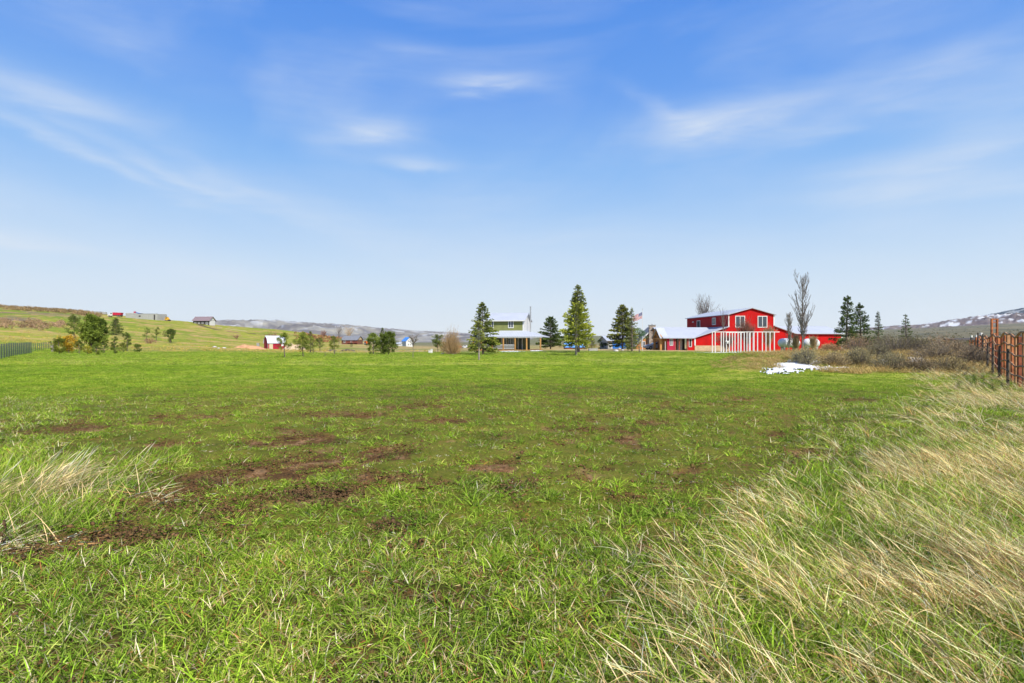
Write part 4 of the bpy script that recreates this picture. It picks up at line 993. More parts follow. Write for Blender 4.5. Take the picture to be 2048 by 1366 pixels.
def dump_truck():
    Y0 = 360; x0 = X(217, Y0); gz = hz(X(230,Y0), Y0)+.3
    root = empty('dump_truck', (x0, Y0, gz), R(3), label='dump truck with crimson tipper body and pale cab on the hill crest', cat='truck')
    MB().box(.3, 8.2, -1.0, 1.0, .7, 1.0).build('chassis', M_dark, root)
    MB().prism([(0,-1.1,.7),(3.0,-1.1,.7),(3.0,-1.1,2.5),(1.6,-1.1,2.55),(1.2,-1.1,1.7),(0,-1.1,1.5)], (0,2.2,0)).build('cab', M_white, root)
    MB().box(1.75, 2.7, -1.13, -1.10, 1.7, 2.4).build('side_window', M_glass, root)
    MB().prism([(3.2,-1.2,1.05),(8.0,-1.2,1.05),(8.4,-1.2,2.6),(3.1,-1.2,2.75)], (0,2.4,0)).build('tipper_body', M_trred, root)
    for xx in (1.0, 6.2, 7.4): wheel(root, xx, -1.0, .5, .5); wheel(root, xx, 1.0, .5, .5)
dump_truck()
def pale_truck():
    Y0 = 395; x0 = X(270, Y0); gz = hz(x0, Y0)
    gz = Z(627, Y0)
    root = empty('crane_boom', (x0, Y0, gz-1.5), R(0), label='blue loader boom showing above the grey concrete foundation', cat='machine')
    MB().beam((0,0,2.2),(4.6,0,1.2),.5,.6).build('boom', M_blue, root); MB().box(-.6,.5,-.6,.6,1.9,2.9).build('bucket', M_trred, root); MB().box(3.4,5.2,-1,1,0,1.6).build('body', M_dark, root)
pale_truck()
def yellow_machine():
    Y0 = 375; x0 = X(331, Y0); gz = hz(X(334,Y0), Y0)-.1
    root = empty('loader', (x0, Y0, gz), 0, label='yellow loader parked on the crest between the foundation and the mauve roofed house', cat='machine')
    MB().prism([(0,-.9,.5),(2.3,-.9,.5),(2.3,-.9,1.3),(1.9,-.9,1.9),(1.2,-.9,2.6),(.4,-.9,2.6),(0,-.9,1.5)], (0,1.8,0)).build('body', M_yel, root)
    MB().box(.5,1.3,-.93,-.9,1.5,2.3).build('cab_window', M_glass, root); MB().box(.25,1.4,-.95,.95,2.6,2.75).build('cab_roof', M_dark, root)
    for xx in (.5, 1.8): wheel(root, xx, -.95, .4, .45); wheel(root, xx, .95, .4, .45)
    MB().box(2.35,2.9,-1,1,.15,.9).build('bucket', M_dark, root)
yellow_machine()
for (px, w, lb) in ((188, 3.6, 'grey pallet stack far left on the hill crest'), (203, 2.6, 'smaller pale crate right of the pallet stack on the crest')):
    Y0 = 385; x = X(px, Y0); g = hz(x, Y0); r_ = empty('crate', (x, Y0, g-.2), 0, label=lb, cat='crate', group='crates on the hill crest')
    MB().box(0, w, 0, 1.5, .35, 1.9).build('box', M_conc, r_); MB().box(-.1, w+.1, -.1, 1.6, .2, .345).build('pallet', M_wood, r_)
# log cabin with deck
def cabin():
    Y0 = 246; x0 = X(683, Y0); gz = Z(680, Y0)
    gz = hz(X(700,Y0), Y0)-.1; zz = lambda r: Z(r, Y0)-gz
    root = gable_building('log_cabin', x0, Y0, gz, R(-14), 7.4, 5, 2.0, 1.6, M_brown, M_roofg, 'brown log cabin with dark grey roof and raised front deck on the rise', cat='house', over=.4, gm=M_tan)
    MB().box(3.2, 9.0, -2.4, -.003, .55, .75).build('deck', M_redd, root)
    q = MB(); q.box(3.2, 9.0, -2.4, -2.33, 1.35, 1.45)
    for i in range(24): q.box(3.2+i*.25, 3.25+i*.25, -2.39, -2.34, .75, 1.35)
    q.build('railing', M_redd, root)
    for xx in (3.4, 5.2, 7.0, 8.8): MB().box(xx-.08, xx+.08, -2.3, -2.14, -.5, .547).build('deck_post', M_redd, root)
    window(root, 1.0, 2.0, .8, 1.7, 0, .1); window(root, 4.2, 5.2, .9, 1.7, 0, .1); MB().box(5.8,6.6,-.05,-.003,.76,1.95).build('door', M_dark, root)
    # orange machine beside
    Ym = 244; xm = X(729.5, Ym); gm = hz(xm+1, Ym)
    r2 = empty('tractor', (xm, Ym, gm), R(-8), label='small orange machine parked right of the brown log cabin', cat='machine')
    MB().prism([(0,-.6,.35),(1.9,-.6,.35),(1.9,-.6,.95),(1.0,-.6,1.05),(.9,-.6,1.55),(.1,-.6,1.55),(0,-.6,.9)], (0,1.2,0)).build('body', M_orm, r2)
    MB().box(.2,.75,-.63,-.6,1.05,1.4).build('cab_window', M_glass, r2)
    for xx, rr in ((.4,.5),(1.6,.35)): wheel(r2, xx, -.7, rr, rr); wheel(r2, xx, .7, rr, rr)
cabin()
def blue_house():
    Y0 = 330; x0 = X(812, Y0); gz = hz(x0, Y0)-.1
    root = gable_building('white_house', x0, Y0, gz, R(34), 4.4, 6.0, 3.5, 2.1, M_white, M_bluer, 'small white two storey house with bright blue roof across the valley', axis='y', over=.35)
    for a in (1.1, 2.5):
        for b in (.9, 2.9): window(root, a, a+.8, b, b+1.0, 0, .12)
    r = gable_building('white_shed', X(791, 325), 325, hz(X(795,325),325)-.1, R(-8), 3.0, 3, 1.5, .7, M_white, M_roofw, 'low white shed just left of the blue roofed house', cat='shed')
    MB().box(.9, 1.9, -.05, -.003, 0, 1.25).build('door', M_conc, r)
blue_house()
def back_buildings():
    # pale blue roofed shed behind the tall spruces
    Y0 = 118; x0 = X(1131, Y0); g = hz(x0, Y0)-.05
    r = gable_building('low_shed', x0, Y0, g, 0, 3.9, 4, .42, .9, M_redd, M_bluep, 'low shed with pale blue roof and brick base behind the tallest spruce', cat='shed', over=.15)
    MB().box(1.5, 2.2, -.04, -.003, 0, .4).build('door', M_dark, r)
    # blue garage
    Y0 = 116; x0 = X(1216, Y0); g = hz(x0, Y0)-.05
    r = gable_building('garage', x0, Y0, g, R(3), 4.9, 8, 1.75, .9, M_conc, M_roofw, 'bright blue garage with pale roof behind the olive spruce', cat='garage', over=.4)
    MB().box(.9, 4.5, -.06, -.003, .02, 1.62).build('garage_door', M_blue, r)
    MB().box(.7, .88, -.07, -.003, 0, 1.7).build('door_trim', M_trim, r)
    # cedar house with stone chimney
    Y0 = 112; x0 = X(1273, Y0); g = hz(x0, Y0)-.05
    zz = lambda row: Z(row, Y0)-g
    r = empty('cedar_house', (x0, Y0, g), R(-4), label='cedar walled house with grey roof and tall stone chimney behind the silver car', cat='house')
    h = zz(690); W = X(1330, Y0)-x0; hr = zz(654)
    MB().prism([(0,0,-.3),(W,0,-.3),(W,0,h+.6),(W*.62,0,hr),(0,0,h-.2)], (0,8,0)).build('wall', M_orange, r)
    MB().slab([(-.5,-.5,h-.28),(W*.62,-.5,hr+.12),(W*.62,8.4,hr+.12),(-.5,8.4,h-.28)], .14).slab([(W*.62,-.5,hr+.121),(W+.3,-.5,h+.6),(W+.3,8.4,h+.6),(W*.62,8.4,hr+.121)], .14).build('roof', M_roofg, r)
    MB().beam((-.5,-.52,h-.30), (W*.62,-.52,hr+.06), .08, .22).build('fascia', M_trim, r)
    cx = X(1303, Y0)-x0
    ch = MB().box(cx-.62, cx+.62, -.75, -.003, -.2, zz(651)).build('chimney', M_stone, r); MB().box(cx-.72, cx+.72, -.82, .05, zz(651), zz(651)+.12).build('cap', M_conc, ch)
    MB().tube((cx, -.38, zz(651)+.12), (cx, -.38, zz(648)), .13, .13, 8).build('flue', M_metal, ch)
    window(r, .9, 1.7, .5, 1.6, 0, .09); window(r, 2.2, 3.0, 1.0, 2.0, 0, .09, mull=False); MB().box(3.25, 3.8, -.04, -.003, 0, 1.8).build('door', M_redd, r)
back_buildings()
# ------------------------------------------------------------------ car, flag, small things
def car():
    Y0 = 104; x0 = X(1289, Y0); g = hz(x0+2, Y0)+.02
    root = empty('parked_car', (x0, Y0, g), R(6), label='silver saloon car parked under the timber entry, nose to the left', cat='car')
    side = [(0,.35),(0,.62),(.12,.78),(.9,.92),(1.35,.98),(2.05,1.38),(2.5,1.46),(3.2,1.45),(3.75,1.12),(4.35,1.02),(4.5,.9),(4.52,.4),(4.4,.28),(.15,.26)]
    b = MB().prism([(x,-.88,z) for x, z in side], (0,1.76,0)).build('body', M_car, root, bevel=.06)
    MB().prism([(1.5,-.90,1.0),(2.1,-.90,1.33),(2.55,-.90,1.39),(2.6,-.90,1.0)], (0,.03,0)).prism([(2.7,-.90,1.0),(2.65,-.90,1.39),(3.15,-.90,1.38),(3.6,-.90,1.08),(3.55,-.90,1.0)], (0,.03,0)).build('side_window', M_glass, root)
    MB().prism([(1.38,-.72,1.0),(2.02,-.66,1.37),(2.02,.66,1.37),(1.38,.72,1.0)], (-.03,0,.03)).build('windscreen', M_glass, root)
    for xx in (.85, 3.6): wheel(root, xx, -.82, .32, .32, .2); wheel(root, xx, .82, .32, .32, .2)
    for yy in (-.65, .65): MB().box(-.03, .12, yy-.18, yy+.18, .56, .70).build('headlight', M_glass, root)
    for yy in (-.65, .65): MB().box(4.44, 4.55, yy-.18, yy+.18, .7, .86).build('tail_light', M_trred, root)
car()
def flag():
    Y0 = 96; x0 = X(1285, Y0); g = hz(x0, Y0)-.05
    root = empty('flagpole', (x0, Y0, g), 0, label='thin white flagpole between the olive spruce and the cedar house', cat='flagpole')
    top = Z(619, Y0)-g
    MB().tube((0,0,0),(0,0,top),.055,.03,8).build('pole', M_trim, root); MB().lathe([(0,.02),(.05,.07),(.1,.07),(.15,.02)], 8, 'z', (0,0,top)).build('finial', M_metal, root)
    # flag: 13 stripes and a blue canton, blown to the left and sagging
    W, H = 1.95, 1.05; nx, ny = 40, 26
    u, v = np.meshgrid(np.linspace(0, 1, nx), np.linspace(0, 1, ny))
    x = -u*W*.80; z = v*H-u*.62*(1-.0*v)-H+.06*np.sin(u*9+v*2)*u; y = .16*np.sin(u*7.5+v*1.5)*u
    z = z-.12*u*v
    V = np.stack([x.ravel(), y.ravel(), z.ravel()], 1); i = (np.arange(ny-1)[:, None]*nx+np.arange(nx-1)[None]).ravel(); F = np.stack([i, i+1, i+nx+1, i+nx], 1)
    m = bpy.data.materials.new('flag_cloth'); m.use_nodes = True; t = m.node_tree; b = t.nodes['Principled BSDF']; b.inputs['Roughness'].default_value = .8
    a = t.nodes.new('ShaderNodeAttribute'); a.attribute_name = 'col'; s = t.nodes.new('ShaderNodeSeparateColor'); t.links.new(a.outputs['Color'], s.inputs[0])
    def mm(op, p, q=None, r=None):
        n = t.nodes.new('ShaderNodeMath'); n.operation = op
        for k, w in enumerate((p, q, r)):
            if w is None: continue
            if isinstance(w, (int, float)): n.inputs[k].default_value = w
            else: t.links.new(w, n.inputs[k])
        return n.outputs[0]
    U, Vv = s.outputs[0], s.outputs[1]
    st = mm('LESS_THAN', mm('MODULO', mm('MULTIPLY', Vv, 13), 2), 1.0)
    can = mm('MULTIPLY', mm('LESS_THAN', U, .40), mm('GREATER_THAN', Vv, 6/13))
    # stars: white dots in staggered rows
    gx = mm('SUBTRACT', mm('FRACT', mm('MULTIPLY', U, 11/.40/2)), .5); gy = mm('SUBTRACT', mm('FRACT', mm('MULTIPLY', mm('SUBTRACT', Vv, 6/13), 9/(7/13)/2)), .5)
    star = mm('LESS_THAN', mm('ADD', mm('MULTIPLY', gx, gx), mm('MULTIPLY', gy, gy)), .05)
    def mixc_(f, A, B):
        n = t.nodes.new('ShaderNodeMix'); n.data_type = 'RGBA'; t.links.new(f, n.inputs[0])
        for k, w in ((6, A), (7, B)):
            if isinstance(w, tuple): n.inputs[k].default_value = (*w, 1)
            else: t.links.new(w, n.inputs[k])
        return n.outputs[2]
    c = mixc_(can, mixc_(st, (.55,.54,.54), (.36,.01,.03)), mixc_(star, (.02,.03,.14), (.75,.75,.75)))
    t.links.new(c, b.inputs['Base Color'])
    o = np_mesh('flag', V, F, m, cols=np.stack([u.ravel(), v.ravel(), 0*u.ravel()], 1), smooth=True, loc=(x0-.05, Y0, g+Z(624, Y0)-g))
    tag(o, 'starred and striped red white and blue flag blowing left from the pole', 'flag')
flag()
def box_thing(name, px, row0, Y, w, h, d, m, label, cat, cap=None):
    x = X(px, Y); g = hz(x, Y); r = empty(name, (x, Y, g-.05), 0, label=label, cat=cat)
    MB().box(-w/2, w/2, -d/2, d/2, 0, h).build('case', m, r, bevel=.02); MB().box(-w/2-.03, w/2+.03, -d/2-.03, d/2+.03, h, h+.06).build('lid', cap or m, r); return r
box_thing('utility_box', 860, 706, 84, .42, .45, .4, M_white, 'short white utility box left of the pair in the pasture', 'utility box')
box_thing('utility_box', 863.5, 706, 84, .25, .6, .3, M_trim, 'taller narrow white utility post right of the short one', 'utility box')
box_thing('propane_cabinet', 516, 700, 176, .7, 1.6, .6, M_conc, 'grey cabinet just left of the little crimson barn', 'cabinet')
box_thing('planter_box', 1186, 703, 92, 1.4, .38, .8, M_conc, 'low grey stone trough on the lawn before the blue garage', 'trough')
for (px, Yv, lb) in ((918, 250, 'far red vehicle seen behind the tan shrub'), (930, 250, 'far pale grey vehicle seen between the tan shrub and dark spruce')):
    x = X(px, Yv); g = hz(x, Yv); r = empty('parked_vehicle', (x-1.4, Yv, g), 0, label=lb, cat='car', group='vehicles far behind the house')
    mcol = mat('vehicle_paint', (.45,.12,.08) if px == 918 else (.55,.56,.58), .4, .05, 1)
    MB().prism([(0,-.8,.3),(2.9,-.8,.3),(2.9,-.8,.85),(2.4,-.8,.9),(2.0,-.8,1.35),(.9,-.8,1.35),(.5,-.8,.9),(0,-.8,.8)], (0,1.6,0)).build('body', mcol, r)
    MB().box(.95,1.95,-.83,-.8,.92,1.25).build('side_window', M_glass, r)
    for xx in (.55, 2.3): wheel(r, xx, -.75, .3, .3, .2)
def rocks(pts, name, mt, group, labels, sq=.6):
    for (px, row, rad), lb in zip(pts, labels):
        Y = ground_at(px, row); x = X(px, Y); rs = np.random.RandomState(int(px)); n = 10; mth = 7
        th, ph = np.meshgrid(np.linspace(0, 2*np.pi, n, endpoint=False), np.linspace(.05, np.pi-.05, mth))
        rr = rad*(1+rs.uniform(-.2, .2, th.shape)); V = np.stack([(rr*np.cos(th)*np.sin(ph)).ravel(), (rr*np.sin(th)*np.sin(ph)).ravel(), (rr*np.cos(ph)*sq).ravel()], 1)
        F = np.array([[j*n+i, j*n+(i+1) % n, (j+1)*n+(i+1) % n, (j+1)*n+i] for j in range(mth-1) for i in range(n)])
        o = np_mesh(name, V, F, mt, loc=(x, Y, hz(x, Y)+rad*.2), smooth=False); tag(o, lb, 'rock', group)
rocks([(1232,703,.38),(1234,696,.3),(1239,698,.28),(1245,701,.25)], 'white_rock', M_rock, 'white rocks on the lawn by the garage',
      ['largest pale rock on the lawn left of the olive spruce', 'small pale rock nearest the blue garage door', 'middle pale rock in front of the blue garage', 'pale rock at the foot of the olive spruce'])
rocks([(429,695,.55),(437,697,.35),(448,697,.5)], 'field_rock', M_rock, 'field stones on the left pasture', ['biggest grey field stone left of the dirt pile', 'smallest grey field stone beside the biggest', 'flat grey field stone nearest the dirt pile'], .45)
rocks([(885,708.5,.25),(906,709,.22)], 'field_rock', M_rock, 'stones under the tan shrub', ['left pale stone at the foot of the tan shrub', 'right pale stone at the foot of the tan shrub'], .5)
# dirt pile
def mound(name, px, Y, L, W, H, m, label, cat, seed=1, rz=0):
    n, k = 60, 24; u, v = np.meshgrid(np.linspace(-1, 1, n), np.linspace(-1, 1, k)); x = u*L/2; y = v*W/2
    rs = np.random.RandomState(seed); env = np.clip(1-u**4, 0, 1)*np.clip(1-v**2, 0, 1)
    z = H*env*(.45+.9*fbm(u*3+seed, v*1.5, 3, seed)); cx = X(px, Y)
    zz = height(x.ravel()+cx, y.ravel()+Y)-.06; V = np.stack([x.ravel(), y.ravel(), z.ravel()+zz-hz(cx, Y)], 1)
    i = (np.arange(k-1)[:, None]*n+np.arange(n-1)[None]).ravel(); F = np.stack([i, i+1, i+n+1, i+n], 1)
    o = np_mesh(name, V, F, m, smooth=True, loc=(cx, Y, hz(cx, Y))); tag(o, label, cat); return o
mound('dirt_pile', 501, 158, 8.4, 3.5, .95, M_dirt, 'long low heap of orange dirt in front of the little barn', 'dirt pile', 3)
mound('log_pile', 695, 128, 3.6, 1.6, .55, mat('dark_brush_wood', (.09,.075,.05), .9, .4, 3), 'dark low brush pile between the young pines and the road', 'brush pile', 5)
mound('log_pile', 661, 126, 3.0, 1.5, .45, mat('dark_brush_wood_b', (.10,.08,.055), .9, .4, 3), 'smaller dark brush pile behind the light green pine', 'brush pile', 6)
mound('sand_pile', 589, 178, 6.5, 4, 1.9, mat('pale_sand', (.50,.37,.24), .95, .15, 2), 'pinkish sand heap behind the young pines right of the barn', 'sand pile', 7)
# ------------------------------------------------------------------ fences
def left_fence():
    a = Vector((X(-60, 38.5), 38.5, 0)); b = Vector((X(62, 68), 68, 0))
    root = empty('wire_fence', (a.x, a.y, 0), 0, label='green wire mesh fence with close steel posts at the left edge', cat='fence')
    n = 24; P = []
    for i in range(n+1):
        t = (i/n); p = a+(b-a)*t; g = hz(p.x, p.y); P.append((p.x-a.x, p.y-a.y, g))
        MB().box(-.035, .035, -.035, .035, -.2, 1.32).build('post', M_wirepost, root, loc=(p.x-a.x, p.y-a.y, g))
    w = MB()
    for h in (.12, .28, .44, .62, .80, .98, 1.15, 1.26):
        for p, q in zip(P[:-1], P[1:]): w.tube((p[0], p[1], p[2]+h), (q[0], q[1], q[2]+h), .008, .008, 3)
    for p, q in zip(P[:-1], P[1:]):
        for k in range(1, 6):
            t = k/6; x_, y_, z_ = [p[j]+(q[j]-p[j])*t for j in range(3)]; w.tube((x_, y_, z_+.1), (x_, y_, z_+1.26), .006, .006, 3)
    w.build('wire_mesh', M_wire, root)
    a = Vector((X(66, 74), 74, 0)); b = Vector((X(103, 92), 92, 0))
    root = empty('wire_fence', (a.x, a.y, 0), 0, label='shorter wire fence climbing away beyond the mesh fence', cat='fence'); P = []
    for i in range(11):
        p = a+(b-a)*(i/10); g = hz(p.x, p.y); P.append((p.x-a.x, p.y-a.y, g)); MB().box(-.03, .03, -.03, .03, -.2, 1.1).build('post', M_wirepost, root, loc=(p.x-a.x, p.y-a.y, g))
    w = MB()
    for h in (.35, .7, 1.0):
        for p, q in zip(P[:-1], P[1:]): w.tube((p[0], p[1], p[2]+h), (q[0], q[1], q[2]+h), .01, .01, 3)
    w.build('wire', M_wire, root)
    x = X(104, 76); o = MB().tube((0,0,-.1),(.12,.05,1.0),.16,.10,7).tube((.1,0,.5),(-.25,0,.9),.06,.03,5).build('dead_stump', M_barkg, loc=(x, 76, hz(x, 76)))
    tag(o, 'grey broken stump at the left end of the grove', 'stump')
M_wirepost = mat('green_steel_post', (.10,.13,.10), .6, .2, 3)
left_fence()
def corral():
    line = lambda Y: (18.6+.75*(Y-21))
    Ys = 17.6+22.4*np.linspace(0, 1, 19)**1.25
    root = empty('corral_fence', (line(17.6), 17.6, 0), 0, label='rusty red pipe corral fence with sagging rails running off the right edge', cat='fence')
    ox, oy = line(17.6), 17.6
    g = [hz(line(y), y) for y in Ys]
    hh = lambda Y: 1.86+.08*math.sin(Y*1.15)+.04*math.sin(Y*2.7)-hz(line(Y), Y)
    for i, (Y, gz) in enumerate(zip(Ys, g)):
        w = .035 if i % 3 else .07
        MB().box(-w, w, -.035, .035, -.1, hh(Y)).build('upright', (M_rust, M_rustd, M_rustt)[(i*7+i//3) % 3], root, loc=(line(Y)-ox, Y-oy, gz))
        if i % 4 == 1:
            MB().box(.02, .08, -.04, .04, -.1, hh(Y)-.05).build('upright', M_rust, root, loc=(line(Y)-ox+.12, Y-oy+.12, gz))
    Yf = np.linspace(17.6, 40, 120)
    for lv in (1.0, .80, .61, .42, .22):
        m = MB()
        for y0, y1 in zip(Yf[:-1], Yf[1:]):
            p = lambda y: (line(y)-ox-.11, y-oy, hz(line(y), y)+hh(y)*lv+(.03*math.sin(y*1.3+lv*9) if lv < 1 else 0))
            m.tube(p(y0), p(y1), .04 if lv == 1 else .034, None, 5)
        m.build('rail', M_rustt, root)
    for i, Y in enumerate((20.6, 23.6, 26.4, 29.2, 32.6, 36.5)):
        x = line(Y)-.35; o = MB().tube((0,0,-.2),(.02,0,1.35+.06*(i % 3)),.055,.045,6).build('t_post', M_post, root, loc=(x-ox, Y-oy, hz(x, Y)))
    # far gate frame
    Yg = 34; x = X(1989, Yg); gz = hz(x, Yg)
    r = empty('gate_frame', (x, Yg, gz), 0, label='tall narrow rusty gate frame rising above the corral fence', cat='gate')
    hg = Z(638.5, Yg)-gz
    for s in (-.16, .16): MB().box(s-.045, s+.045, -.045, .045, 0, hg-.04).build('post', M_rust, r)
    MB().box(-.2, .2, -.045, .045, hg-.04, hg+.04).build('crossbar', M_rust, r)
    mm_ = MB()
    for k in range(5): mm_.box(-.115, .115, -.02, .02, hg*.25+k*.34, hg*.25+k*.34+.05)
    mm_.build('rung', M_rust, r)
    # farther corral section
    root = empty('corral_fence', (X(1945, 50), 50, 0), 0, label='farther rusty corral section with pale topped posts beyond the bank', cat='fence')
    ox, oy = X(1945, 50), 50; P = []
    for i in range(9):
        Y = 56-i*1.6; x = X(1940+i*3.2, Y); gz = hz(x, Y); P.append((x-ox, Y-oy, gz)); h = 1.75+.25*(i % 3 == 1)
        MB().box(-.06, .06, -.06, .06, -.1, h).build('post', (M_post if i % 2 else M_rust), root, loc=(x-ox, Y-oy, gz))
        if i in (1, 4, 7): MB().box(-.07, .07, -.07, .07, h+.002, h+.2).build('post_cap', M_white, root, loc=(x-ox, Y-oy, gz))
    for h in (1.6, 1.2, .8):
        m = MB()
        for p, q in zip(P[:-1], P[1:]): m.tube((p[0], p[1], p[2]+h+.08*math.sin(p[0]*3)), (q[0], q[1], q[2]+h+.08*math.sin(q[0]*3)), .05, None, 5)
        m.build('rail', M_rust, root)
    # dark timber shelter behind
    Y0 = 150; x0 = X(1916, Y0); gz = hz(x0, Y0)
    r = empty('livestock_shelter', (x0, Y0, gz), 0, label='long low dark timber shelter roof behind the corral', cat='shelter')
    W = X(2120, Y0)-x0; MB().slab([(0,0,1.6),(W,0,2.5),(W,5,2.9),(0,5,2.0)], .3).build('roof', M_post, r)
    for k in range(8): MB().box(k*W/8+.1, k*W/8+.4, .3, .6, -.5, 1.35+k*.11).build('post', M_post, r)
corral()

# ------------------------------------------------------------------ snow patches
def snow(name, px0, px1, r0, r1, blobs, label, seed, th=.05):
    Ya, Yb = r1, r0
    n = 200; k = 90
    U = np.linspace(px0, px1, n); YY = np.linspace(Ya, Yb, k)
    PX, Yg = np.meshgrid(U, YY); x = (PX-1024)/FL*Yg
    row = 683-(height(x.ravel(), Yg.ravel()).reshape(x.shape)-CZ)/Yg*FL
    m = np.zeros_like(x)
    for b in blobs: m = np.maximum(m, gauss_px(PX, row, b))
    m = m+(fbm(x*.9, Yg*1.6, 4, seed)-.5)*.9+(fbm(x*5+Yg*2, Yg*4, 3, seed+1)-.5)*.9+(fbm(x*2+Yg*1.2, Yg*3.5-x*1.5, 3, seed+2)-.5)*1.1
    t = np.clip((m-.48)/.25, 0, 1); z = height(x.ravel(), Yg.ravel()).reshape(x.shape)+t**.5*th-.02
    keep = (m[:-1, :-1] > .46) & (m[1:, 1:] > .46)
    i = (np.arange(k-1)[:, None]*n+np.arange(n-1)[None]); i = i[keep]; F = np.stack([i, i+1, i+n+1, i+n], 1)
    if len(F) == 0: return
    us, inv = np.unique(F, return_inverse=True); V = np.stack([x.ravel(), Yg.ravel(), z.ravel()], 1)[us]; F = inv.reshape(F.shape)
    o = np_mesh(name, V, F, M_snow, smooth=True); tag(o, label, 'snow', 'snow patches', 'stuff'); return o
snow('snow_patch', 1520, 1690, 45, 26, [(1570,742,60,7,3),(1600,730,48,10,5),(1612,718,24,8,10),(1630,735,34,5)], 'largest patch of melting snow on the front of the bank', 201, .10)
snow('snow_patch', 1640, 1730, 40, 27, [(1662,738,20,3,8),(1690,736,18,2.5),(1686,724,6,5)], 'thin snow streaks right of the largest patch', 211)
snow('snow_patch', 1675, 1860, 40, 27, [(1700,700,14,9,-15),(1770,724,14,6),(1832,720,20,7),(1645,742,8,4)], 'snow lying under the sagebrush on the bank', 221, .1)
snow('snow_patch', 990, 1060, 99, 80, [(1023,703,24,1.3),(1012,704,14,1.0)], 'thin white snow strip on the lawn before the porch steps', 231)
snow('snow_patch', 1055, 1095, 99, 82, [(1073,701.5,14,1.2)], 'small snow strip at the right end of the porch', 241)

# ------------------------------------------------------------------ sagebrush on the bank
SG = 'sagebrush shrubs along the bank'
def sage(px, top, hw, Y, label, col=(.15,.14,.085), name='sagebrush', n=4200, leaf=.085, bm=None):
    x = X(px, Y); z = hz(x, Y)-.04; H = max(.4, Z(top-4, Y)-z); Rd = hw/FL*Y*1.35; gy = sum(col)/3; col = tuple(.75*c+.33*gy for c in col); rs = np.random.RandomState(int(px))
    root = empty(name, (x, Y, z), label=label, cat='shrub', group=SG)
    st, cr = dome_shrub(rs, H, Rd, col, n=n, leaf=leaf, tw=240, wid=.22, upw=1.2)
    np_mesh('stem', st[0], st[1], bm or M_greytwig, root); np_mesh('foliage', cr[0], cr[1], M_leaf, root, cols=cr[2])
SAGE = [(1612,697,22,31,'round grey green sagebrush at the right top of the largest snow patch',(.17,.17,.10)),
 (1672,708,20,31,'pale tan sagebrush between the snow patches',(.24,.20,.11)),
 (1660,692,17,36,'low rusty brown shrub in front of the fuel tanks',(.24,.15,.08)),
 (1718,674,30,38,'reddish brown shrub below the two tallest right spruces',(.22,.14,.09)),
 (1716,700,26,31,'grey sagebrush with snow at its left foot',(.16,.155,.09)),
 (1752,692,28,33,'mid grey sagebrush left of the biggest one',(.13,.125,.075)),
 (1790,668,42,36,'biggest darkest sagebrush, highest on the bank',(.115,.105,.065)),
 (1782,708,28,29,'low grey green sagebrush in front of the biggest one',(.17,.165,.10)),
 (1834,676,34,36,'large dark sagebrush right of the biggest one',(.105,.095,.06)),
 (1880,672,32,40,'rust tinged tall shrub on the skyline of the bank',(.22,.14,.09)),
 (1872,692,34,33,'grey purple sagebrush in the middle right of the bank',(.14,.12,.09)),
 (1915,684,32,35,'mauve grey sagebrush second from the corral',(.16,.13,.10)),
 (1950,694,30,31,'mauve grey sagebrush touching the corral fence',(.155,.125,.10)),
 (1835,716,26,28,'small brown sagebrush beside the right-hand snow',(.17,.13,.08)),
 (1895,716,30,28,'dull olive sagebrush in the front row near the corral',(.16,.14,.08))]
for (px, top, hw, Y, lb, c) in SAGE: sage(px, top, hw, Y, lb, c)

# ------------------------------------------------------------------ grass
def blades(rs, n, rad, Lr, Wr, lean, cols, colp, wind=(0, 0), segs=4, curl=.6, head=0.0, gauss=False):
    """curved tapering blades rooted within a disc; returns quads with colours"""
    a = rs.rand(n)*2*math.pi; r = rad*(np.abs(rs.normal(0, .5, n)) if gauss else np.sqrt(rs.rand(n)))
    P = np.stack([r*np.cos(a), r*np.sin(a), np.full(n, -.01)], 1)
    L = rs.uniform(*Lr, n); W = rs.uniform(*Wr, n)
    az_ = rs.rand(n)*2*math.pi; tl = rs.uniform(*lean, n)
    d = np.stack([np.cos(az_)*np.sin(tl)+wind[0]*rs.uniform(.5, 1.3, n), np.sin(az_)*np.sin(tl)+wind[1]*rs.uniform(.5, 1.3, n), np.cos(tl)], 1); d = unit(d)
    side = unit(np.cross(d, unit(rs.normal(size=(n, 3))+[0, 0, .01])))
    hd = d.copy(); hd[:, 2] = 0; hd = unit(hd)
    cu = rs.uniform(.1, 1.0, n)[:, None]*curl
    ts = np.linspace(0, 1, segs+1); rings = []
    cur = P.copy(); dirv = d.copy()
    for i, t in enumerate(ts):
        if head and i == segs: w = W*.15
        elif head and i == segs-1: w = W*head
        else: w = W*(1-t**1.6*.95)*(.75 if i == 0 else 1)
        rings.append((cur-side*w[:, None]*.5, cur+side*w[:, None]*.5))
        dirv = unit(dirv+hd*cu/segs*1.2-np.array([0, 0, 1])*cu/segs*1.3)
        cur = cur+dirv*(L/segs)[:, None]; cur[:, 2] = np.maximum(cur[:, 2], .004)
    V = np.stack([q for rg in rings for q in rg], 1)          # n, 2*(segs+1), 3
    m = 2*(segs+1); b = (np.arange(n)*m)[:, None]
    F = np.concatenate([b+np.array([[2*i, 2*i+1, 2*i+3, 2*i+2]]) for i in range(segs)])
    ci = rs.choice(len(cols), n, p=np.array(colp)/sum(colp)); base = np.minimum(np.array(cols)[ci]*np.exp(rs.normal(-.06, .36, (n, 1))), .86)
    K = np.repeat(base[:, None, :], m, 1); tt = np.repeat(ts, 2)[None, :, None]
    K = K*(.92+.16*tt)
    return V.reshape(-1, 3), F, K.reshape(-1, 3)
GR = [(.205,.325,.026),(.285,.415,.050),(.11,.20,.015),(.37,.42,.09),(.46,.35,.17),(.62,.52,.36),(.32,.15,.05)]
